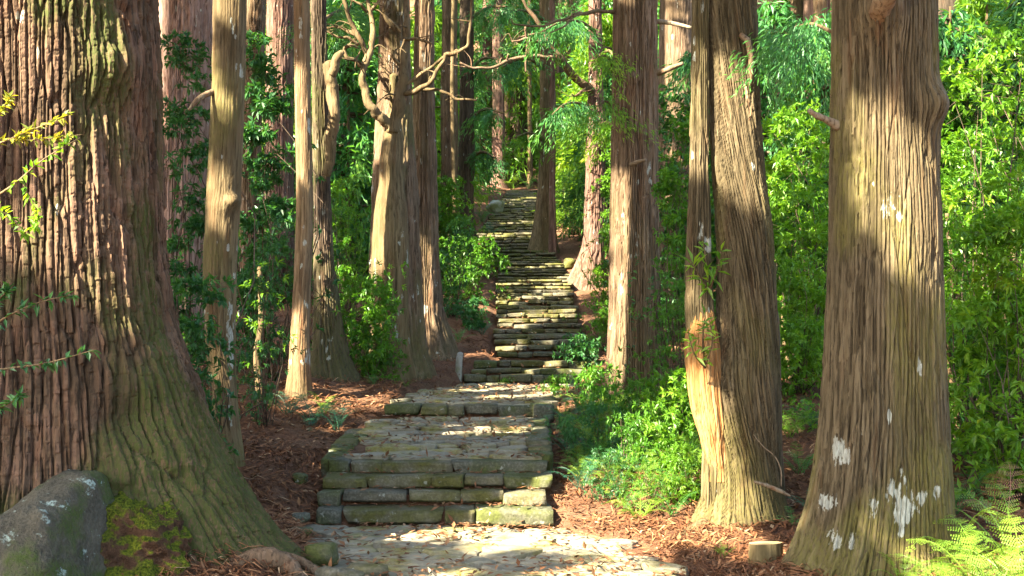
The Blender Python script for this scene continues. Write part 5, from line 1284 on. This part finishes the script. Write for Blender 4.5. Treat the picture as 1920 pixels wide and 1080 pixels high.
SHADE = [(1600, 560, 9.5, .32), (1700, 640, 9.5, .36), (1600, 700, 9.5, .36), (1700, 790, 9.5, .36), (1580, 850, 9.5, .34), (1640, 900, 9.4, .30), (1745, 850, 9.6, .3), (1740, 960, 9.6, .28), (1590, 930, 9.4, .25), (1590, 400, 9.5, .22), (1580, 250, 9.5, .2), (1590, 90, 9.5, .28), (1720, 70, 9.5, .3), (1735, 200, 9.6, .22), (1740, 330, 9.6, .2), (1730, 560, 9.6, .28), (1650, 90, 9.4, .2), (1620, 1000, 9.3, .2), (1560, 1040, 9.4, .2),
         (1400, 430, 11.7, .34), (1400, 540, 11.7, .4), (1390, 640, 11.7, .42), (1400, 740, 11.7, .4), (1410, 830, 11.7, .34), (1430, 900, 11.8, .3), (1360, 450, 11.6, .22), (1350, 560, 11.6, .3), (1350, 680, 11.6, .24), (1410, 120, 11.8, .24), (1420, 220, 11.8, .2), (1340, 60, 11.7, .2), (1305, 420, 11.8, .2), (1305, 100, 11.8, .2),
         (1190, 100, 17.6, .5), (1190, 220, 17.6, .5), (1190, 310, 17.6, .35), (1215, 540, 17.6, .25),
         (260, 130, 9.4, .25), (270, 260, 9.4, .4), (200, 300, 9.2, .35), (120, 320, 9.1, .25), (150, 480, 9.1, .3), (60, 480, 9.1, .4), (60, 620, 9.1, .5), (200, 680, 9.1, .5), (330, 700, 9.3, .45), (100, 760, 9.0, .5), (300, 850, 9.0, .5), (430, 930, 9.4, .5), (480, 1000, 9.6, .3), (60, 1000, 8.2, .3), (180, 1000, 8.3, .3), (265, 980, 8.9, .3),
         (700, 940, 12.1, .4), (800, 945, 12.1, .4), (900, 945, 12.1, .35), (680, 880, 12.9, .35), (800, 890, 12.8, .35), (960, 965, 12.0, .25), (800, 840, 14, .3), (760, 800, 15.3, .35), (960, 840, 13.9, .15), (660, 960, 12, .3),
         (980, 640, 24.2, .4), (980, 540, 31.6, .5), (970, 492, 37, .8), (1000, 475, 39, .6), (950, 440, 44.5, .9), (960, 420, 47, .8), (970, 370, 57, 1.2), (940, 470, 41, .6),
         (430, 100, 12.8, .35), (425, 220, 12.8, .3), (410, 520, 12.8, .35), (750, 420, 22.8, .6), (790, 300, 22.8, .7), (790, 550, 22.8, .8)]
KP = np.array([at(*l[:3]) for l in SHADE]); KR = np.array([l[3] for l in SHADE])
def shades(P):
    w = P[:, None] - KP[None]; t = w @ SUN; perp = np.linalg.norm(w - t[..., None] * SUN, axis=2)
    return ((perp < KR[None]) & (t > 2)).any(1)
CL = []
for (px_, py_, d_, r_) in SHADE:
    m_ = int(10 + 46 * r_ * r_ / .1225)
    o_ = unit(m_, rng); o_ = o_ - (o_ @ SUN)[:, None] * SUN
    CL.append(at(px_, py_, d_) + o_ * (r_ * np.sqrt(rng.random((m_, 1)))) + SUN * rng.uniform(12, 21, (m_, 1)))  # leaf clumps added up the sun line to shade each listed spot
n = 9000
tx = rng.uniform(-8.5, 9.5, n); ty = rng.uniform(6.5, 27, n); tz = ground(tx, ty, False) + rng.uniform(-.2, 5.5, n)
sunny = (tx > 2.4) & (ty > 12.3) & (rng.random(n) < .75); tx, ty, tz = tx[~sunny], ty[~sunny], tz[~sunny]; n = len(tx)
CL.append(np.stack([tx, ty, tz], 1) + SUN * rng.uniform(13, 22, n)[:, None])
n = 600
tx = rng.uniform(-13, 14, n); ty = rng.uniform(26, 60, n); tz = ground(tx, ty, False) + rng.uniform(0, 9, n)
CL.append(np.stack([tx, ty, tz], 1) + SUN * rng.uniform(16, 26, n)[:, None])
CL = np.concatenate(CL)
CL = CL[~in_view(CL)]
# unseen trees added to carry this shading canopy, besides the tall cedars in view
extra = [(-8, 1), (-12.5, 4), (-6.5, -6), (-12, -4), (-17, 0), (-9.5, 8), (-15, 9), (-19, 6), (-3, -9), (2, -7), (-12, 14), (-17, 17), (-11, 20), (-14.5, 25), (-19, 24), (-16, 31), (-21, 34), (-18, 40), (5.5, -1), (7, 5), (-23, 12), (-24, 20)]
def ray_gap(x, y):
    w = np.array([x, y]) - LP[:, :2]; t = w @ SUN_H; pr = np.abs(w[:, 0] * SUN_H[1] - w[:, 1] * SUN_H[0]); hit = t * math.tan(SUN_EL) + LP[:, 2] < 21
    return np.min(np.where((t > 0) & hit, pr - LR, 9))
for k, (x, y) in enumerate(extra):
    best = max(((x + a, y + c) for a in np.arange(-2.4, 2.5, .4) for c in np.arange(-2.4, 2.5, .4)), key=lambda q: min(ray_gap(*q), .7) - .05 * math.hypot(q[0] - x, q[1] - y))
    x, y = best
    b = np.array([x, y, gz(x, y) - .1])
    root = tree_root('cedar_tree', 'unseen tall cedar added outside the picture, its crown shaped to shade the path', b, 'tree', 'unseen cedars added around the viewpoint for shade')
    link('trunk', POLES[k % 4], None, root)
    TREES.append((root, b, b + np.array([0, 0, 20.0])))
TB = np.array([t[2] for t in TREES])
# a crown round every tree's own top too
own = []
for (_, b, tp) in TREES:
    m = 46; q = rng.random(m); a = rng.uniform(0, 6.28, m); r = 2.6 * (1 - .6 * q) * np.sqrt(rng.random(m))
    own.append(np.stack([tp[0] + r * np.cos(a), tp[1] + r * np.sin(a), tp[2] - 6 + 9 * q], 1))
own = np.concatenate(own); own = own[~in_view(own)]
CL = np.concatenate([CL, own])
own_i = np.argmin(np.linalg.norm(CL[:, None, :2] - TB[None, :, :2], axis=2), axis=1)
kc = 15
PP = np.repeat(CL, kc, 0) + unit(len(CL) * kc, rng) * (.62 * rng.random((len(CL) * kc, 1)) ** .5)
ok = np.concatenate([lit_clear(PP[i:i + 20000], .17) | (shades(PP[i:i + 20000]) & prio_clear(PP[i:i + 20000])) for i in range(0, len(PP), 20000)])
idx = np.repeat(own_i, kc)
PP, idx = PP[ok], idx[ok]
nL = len(PP); DD = unit(nL, rng); UU = unit(nL, rng, .8); LL = rng.uniform(.22, .42, nL); WW = rng.uniform(.10, .19, nL); RR = rng.random(nL)
for k, (root, b, tp) in enumerate(TREES):
    s_ = idx == k
    mb = MB()
    if s_.sum() > 0:
        V, T3, R = leaves(PP[s_], DD[s_], UU[s_], LL[s_], WW[s_], RR[s_]); mb.add(V, None, T3, R)
        limb_part(root, 'crown', mb, M['canopy'], False)
    # boughs from the stem into the crown
    mb = MB(); cl = CL[own_i == k]
    if len(cl):
        far = cl[np.argsort(-np.linalg.norm(cl[:, :2] - tp[:2], axis=1))][:40:5]
        for c in far:
            z0 = min(c[2] - .3, tp[2] - .5); p0 = np.array([tp[0], tp[1], z0]); md = (p0 + c) / 2 + [0, 0, .5]
            if in_view(np.array([p0, md, c])).any() or not lit_clear(catmull(np.array([p0, md, c]), 12), .05).all(): continue
            V, Q, T3 = tube([p0, md, c], [.09, .06, .02], 6, 8); mb.add(V, Q, T3, .4)
        if mb.n: limb_part(root, 'bough', mb, M['bark_dark'])

# ------------------------------------------------------------------ roots, stump, fallen wood
base = at(268, 1045, 9.0); base[2] = gz(base[0], base[1])
mlump = [((.1, -.1, 1), .34), ((1, 0, .55), .36), ((-1, 0, .3), .38), ((0, -1, .5), .36), ((0, 1, .3), .5), ((0, 0, -1), .9), ((.7, -.5, .6), .36), ((-.5, -.6, .7), .38)]
tag(link('mossy_root', rock_mesh(mlump, .34, 27, (130, 90), 2.4, .10), M['mossy_root'], None, at(262, 1024, 9.05), (0, .26, 0), (.95, .9, .92)), 'gnarled root burl with vivid green moss between boulder and giant cedar', 'root')
def wood_thing(name, label, pts, mat, cat, seed, nseg=10, wob=.25):
    P0 = at(*pts[0][:3]); mb = MB(); V, Q, T3 = ptube(pts, nseg=nseg, n=8 * len(pts), wob=wob, seed=seed); mb.add(V, Q, T3, .5)
    return tag(link(name, mb.mesh(name, True, P0), M[mat], None, P0), label, cat)
wood_thing('exposed_root', 'thick bare root arching out of the litter below the giant cedar', [(390, 1085, 9.1, 9), (425, 1068, 9.15, 14), (465, 1052, 9.2, 19), (508, 1048, 9.25, 21), (540, 1062, 9.25, 18), (562, 1090, 9.2, 14)], 'bark_brown', 'root', 5, 14)
wood_thing('exposed_root', 'thinner root running down to the paving right of the arching root', [(530, 1040, 9.5, 8), (560, 1052, 9.45, 10), (590, 1070, 9.4, 9), (612, 1095, 9.35, 7)], 'bark_brown', 'root', 6)
wood_thing('exposed_root', 'short pale root tip poking out of the litter beside the burl', [(345, 1040, 9.1, 6), (360, 1052, 9.05, 10), (352, 1075, 9.0, 9)], 'bark_pale', 'root', 7)
wood_thing('exposed_root', 'sunlit root of the twin cedar stretching towards the paving', [(1320, 985, 11.7, 14), (1290, 1000, 11.5, 10), (1262, 1014, 11.2, 6), (1235, 1026, 11.0, 3)], 'bark_pale', 'root', 8)
wood_thing('fallen_stick', 'broken stick lying against the right foot of the twin cedar', [(1414, 903, 11.4, 3), (1440, 911, 11.4, 4), (1465, 922, 11.4, 4), (1482, 930, 11.4, 2)], 'dry_wood', 'stick', 9, 6)
wood_thing('bare_twig', 'thin bare pale twig curving up beside the twin cedar', [(1465, 912, 11.5, 1.2), (1464, 880, 11.5, 1.2), (1452, 855, 11.5, 1.1), (1432, 838, 11.5, 1.0), (1413, 815, 11.5, .6)], 'dry_wood', 'twig', 10, 5)
wood_thing('bare_twig', 'long arching bare twig in the hollow right of the broad cedar', [(1930, 770, 12.5, 1.2), (1890, 745, 12.5, 1.4), (1840, 715, 12.5, 1.4), (1815, 690, 12.5, 1.2), (1790, 650, 12.5, .8)], 'dry_wood', 'twig', 11, 5)
# cut stump
sb = at(1434, 1062, 10.0); sb[2] = gz(sb[0], sb[1])
stump = tree_root('tree_stump', 'small pale freshly cut stump between the two right cedars', sb, 'stump')
r_, h_ = 31 * 10 / F, EYE - (1018 - HY) / F * 10 - sb[2]
th = np.arange(40) / 40 * 2 * math.pi; zs = np.linspace(-.12, h_, 14); Th, Zg = np.meshgrid(th, zs)
rel, pid = bark_relief(Th * .14, Zg, 'fine', 71); R_ = r_ * (1 + .05 * np.cos(3 * Th) + .18 * np.exp(-(Zg + .1) * 9)) + rel
V = np.stack([R_ * np.cos(Th), R_ * np.sin(Th), Zg + .012 * np.cos(Th + 1) * (Zg / h_)], -1).reshape(-1, 3)
i = np.arange(13)[:, None] * 40; j = np.arange(40)[None]; j2 = (j + 1) % 40
link('bark', raw_mesh('bark', V, [np.stack([i + j, i + j2, i + 40 + j2, i + 40 + j], -1).reshape(-1, 4)], {'rnd': pid.ravel(), 'moss': .2 + 0 * pid.ravel(), 'lich': 0 * pid.ravel()}), M['bark_pale'], stump)
Vt = np.vstack([V[-40:], [[0, 0, h_ + .002]]]); jj = np.arange(40)
link('cut_face', raw_mesh('cut_face', Vt, [np.stack([jj, (jj + 1) % 40, np.full(40, 40)], 1)]), M['cut_wood'], stump)

# ------------------------------------------------------------------ litter: cedar twigs and dead leaves nobody could count
def strips(P, ang, L, W, rng, R):
    n = len(P); dx = np.stack([np.cos(ang), np.sin(ang), rng.normal(size=n) * .12], 1); sd = np.stack([-np.sin(ang), np.cos(ang), 0 * ang], 1)
    bend = sd * (rng.normal(size=n) * .35 * L)[:, None]
    L = L[:, None]; W = W[:, None]; lift = np.array([0, 0, 1]) * (rng.uniform(.005, .05, n)[:, None])
    a = P; m = P + dx * L * .5 + bend * .5 + lift; e = P + dx * L + np.array([0, 0, 0.004])
    V = np.stack([a - sd * W, a + sd * W, m + sd * W * .9 + [0, 0, .004], m - sd * W * .9, e + sd * W * .3, e - sd * W * .3], 1).reshape(-1, 3)
    b = np.arange(n)[:, None] * 6
    return V, np.concatenate([b + [[0, 1, 2, 3]], b + [[3, 2, 4, 5]]]), np.repeat(R, 6)
rng = np.random.default_rng(55); mb = MB()
n = 64000
d = 6.6 + 19 * rng.random(n) ** 1.5; px = rng.uniform(-60, 1980, n); x = (px - CX) / F * d
off = np.maximum(edge_l(d) - x, 0) + np.maximum(x - edge_r(d), 0)
keep = (off > .02) & (fbm(x * 1.3, d * 1.3, 0, 61, 3) > -.45 + .3 * rng.random(n)); x, d = x[keep], d[keep]; n = len(x)
P = np.stack([x, d, ground(x, d) + rng.uniform(0, .02, n)], 1)
flow = fbm(x * .8, d * .8, 0, 63, 2) * 4
V, Q, R = strips(P, flow + rng.normal(size=n) * .9, rng.uniform(.08, .26, n), rng.uniform(.0035, .0085, n), rng, np.clip(.45 + .3 * fbm(x * 2, d * 2, 0, 64, 2) + .2 * rng.normal(size=n), 0, 1)); mb.add(V, Q, None, R)
tag(link('cedar_litter', mb.mesh('cedar_litter', False), M['twigs']), 'rust-red fallen cedar twigs covering the ground beside the path', 'litter', None, 'stuff')
mb = MB(); n = 20000
d = 8.3 + 20 * rng.random(n) ** 1.4; px = rng.uniform(300, 1600, n); x = (px - CX) / F * d
keep = (fbm(x * 1.1, d * 1.1, 0, 71, 3) > -.2 + .35 * rng.random(n)); x, d = x[keep], d[keep]
on = (x > edge_l(d) + .05) & (x < edge_r(d) - .05); sel = (~on) | (rng.random(len(x)) < .45) & ~((d > 12) & (d < 13.1)) & (d < 21.4) & ~((d > 16.4) & (d < 16.8))
x, d, on = x[sel], d[sel], on[sel]
m_ = 2400; d2 = np.concatenate([rng.uniform(9.2, 12.0, m_ // 3), rng.uniform(13.1, 16.4, m_ // 3), rng.uniform(16.9, 21.4, m_ // 3)]); x2 = edge_l(d2) + .05 + (edge_r(d2) - edge_l(d2) - .1) * rng.random(len(d2))
kp_ = fbm(x2 * 2.2, d2 * 2.2, 0, 88, 3) > -.15 + .3 * rng.random(len(d2)); x = np.concatenate([x, x2[kp_]]); d = np.concatenate([d, d2[kp_]]); on = np.concatenate([on, np.ones(kp_.sum(), bool)]); n = len(x)
m_ = 7000; d3 = rng.uniform(8.6, 19, m_); x3 = np.where(rng.random(m_) < .6, edge_l(d3) - rng.random(m_) ** 1.3 * 3.0, edge_r(d3) + rng.random(m_) * 2.6)
x = np.concatenate([x, x3]); d = np.concatenate([d, d3]); on = np.concatenate([on, np.zeros(m_, bool)])
z = np.where(on, np.interp(d, PATH_Y, PATH_Z) + .022, ground(x, d) + .025)
for (y_, za_, zb_, tr_, fi_) in STEPS:
    if y_ > 32: break
    m_ = 70 if fi_ == 0 else 26
    xs_ = rng.uniform(edge_l(y_) + .05, edge_r(y_) - .05, m_); x = np.concatenate([x, xs_]); d = np.concatenate([d, y_ + tr_ * rng.uniform(.35, 1.0, m_)]); z = np.concatenate([z, np.full(m_, zb_ + .022)])
n = len(x)
P = np.stack([x, d, z], 1); D2 = unit(n, rng); D2[:, 2] *= .18; UU2 = np.tile([[0., 0., 1.]], (n, 1)) + unit(n, rng) * .35
V, T3, R = leaves(P, D2, UU2, rng.uniform(.05, .12, n), rng.uniform(.02, .045, n), rng.random(n), .25, -.1); mb.add(V, None, T3, R)
tag(link('fallen_leaves', mb.mesh('fallen_leaves', False), M['dead_leaf']), 'small dry brown leaves scattered over paving and ground', 'leaves', None, 'stuff')

# ------------------------------------------------------------------ look-alikes in view are told apart by their order from left to right
by_label = {}
for o in bpy.data.objects:
    if o.parent is None and o.get('label') and 'outside the picture' not in o['label'] and o.get('kind') is None:
        by_label.setdefault(o['label'], []).append(o)
ORD = ['second', 'third', 'fourth', 'fifth', 'sixth', 'seventh', 'eighth', 'ninth', 'tenth', 'eleventh', 'twelfth']
for lab, obs in by_label.items():
    if len(obs) < 2: continue
    obs.sort(key=lambda o: o.location[0] / max(o.location[1], .1))
    for k, o in enumerate(obs):
        word = 'leftmost' if k == 0 else 'rightmost' if k == len(obs) - 1 else ORD[min(k - 1, 10)] + ' from left'
        o['label'] = lab + ', ' + word
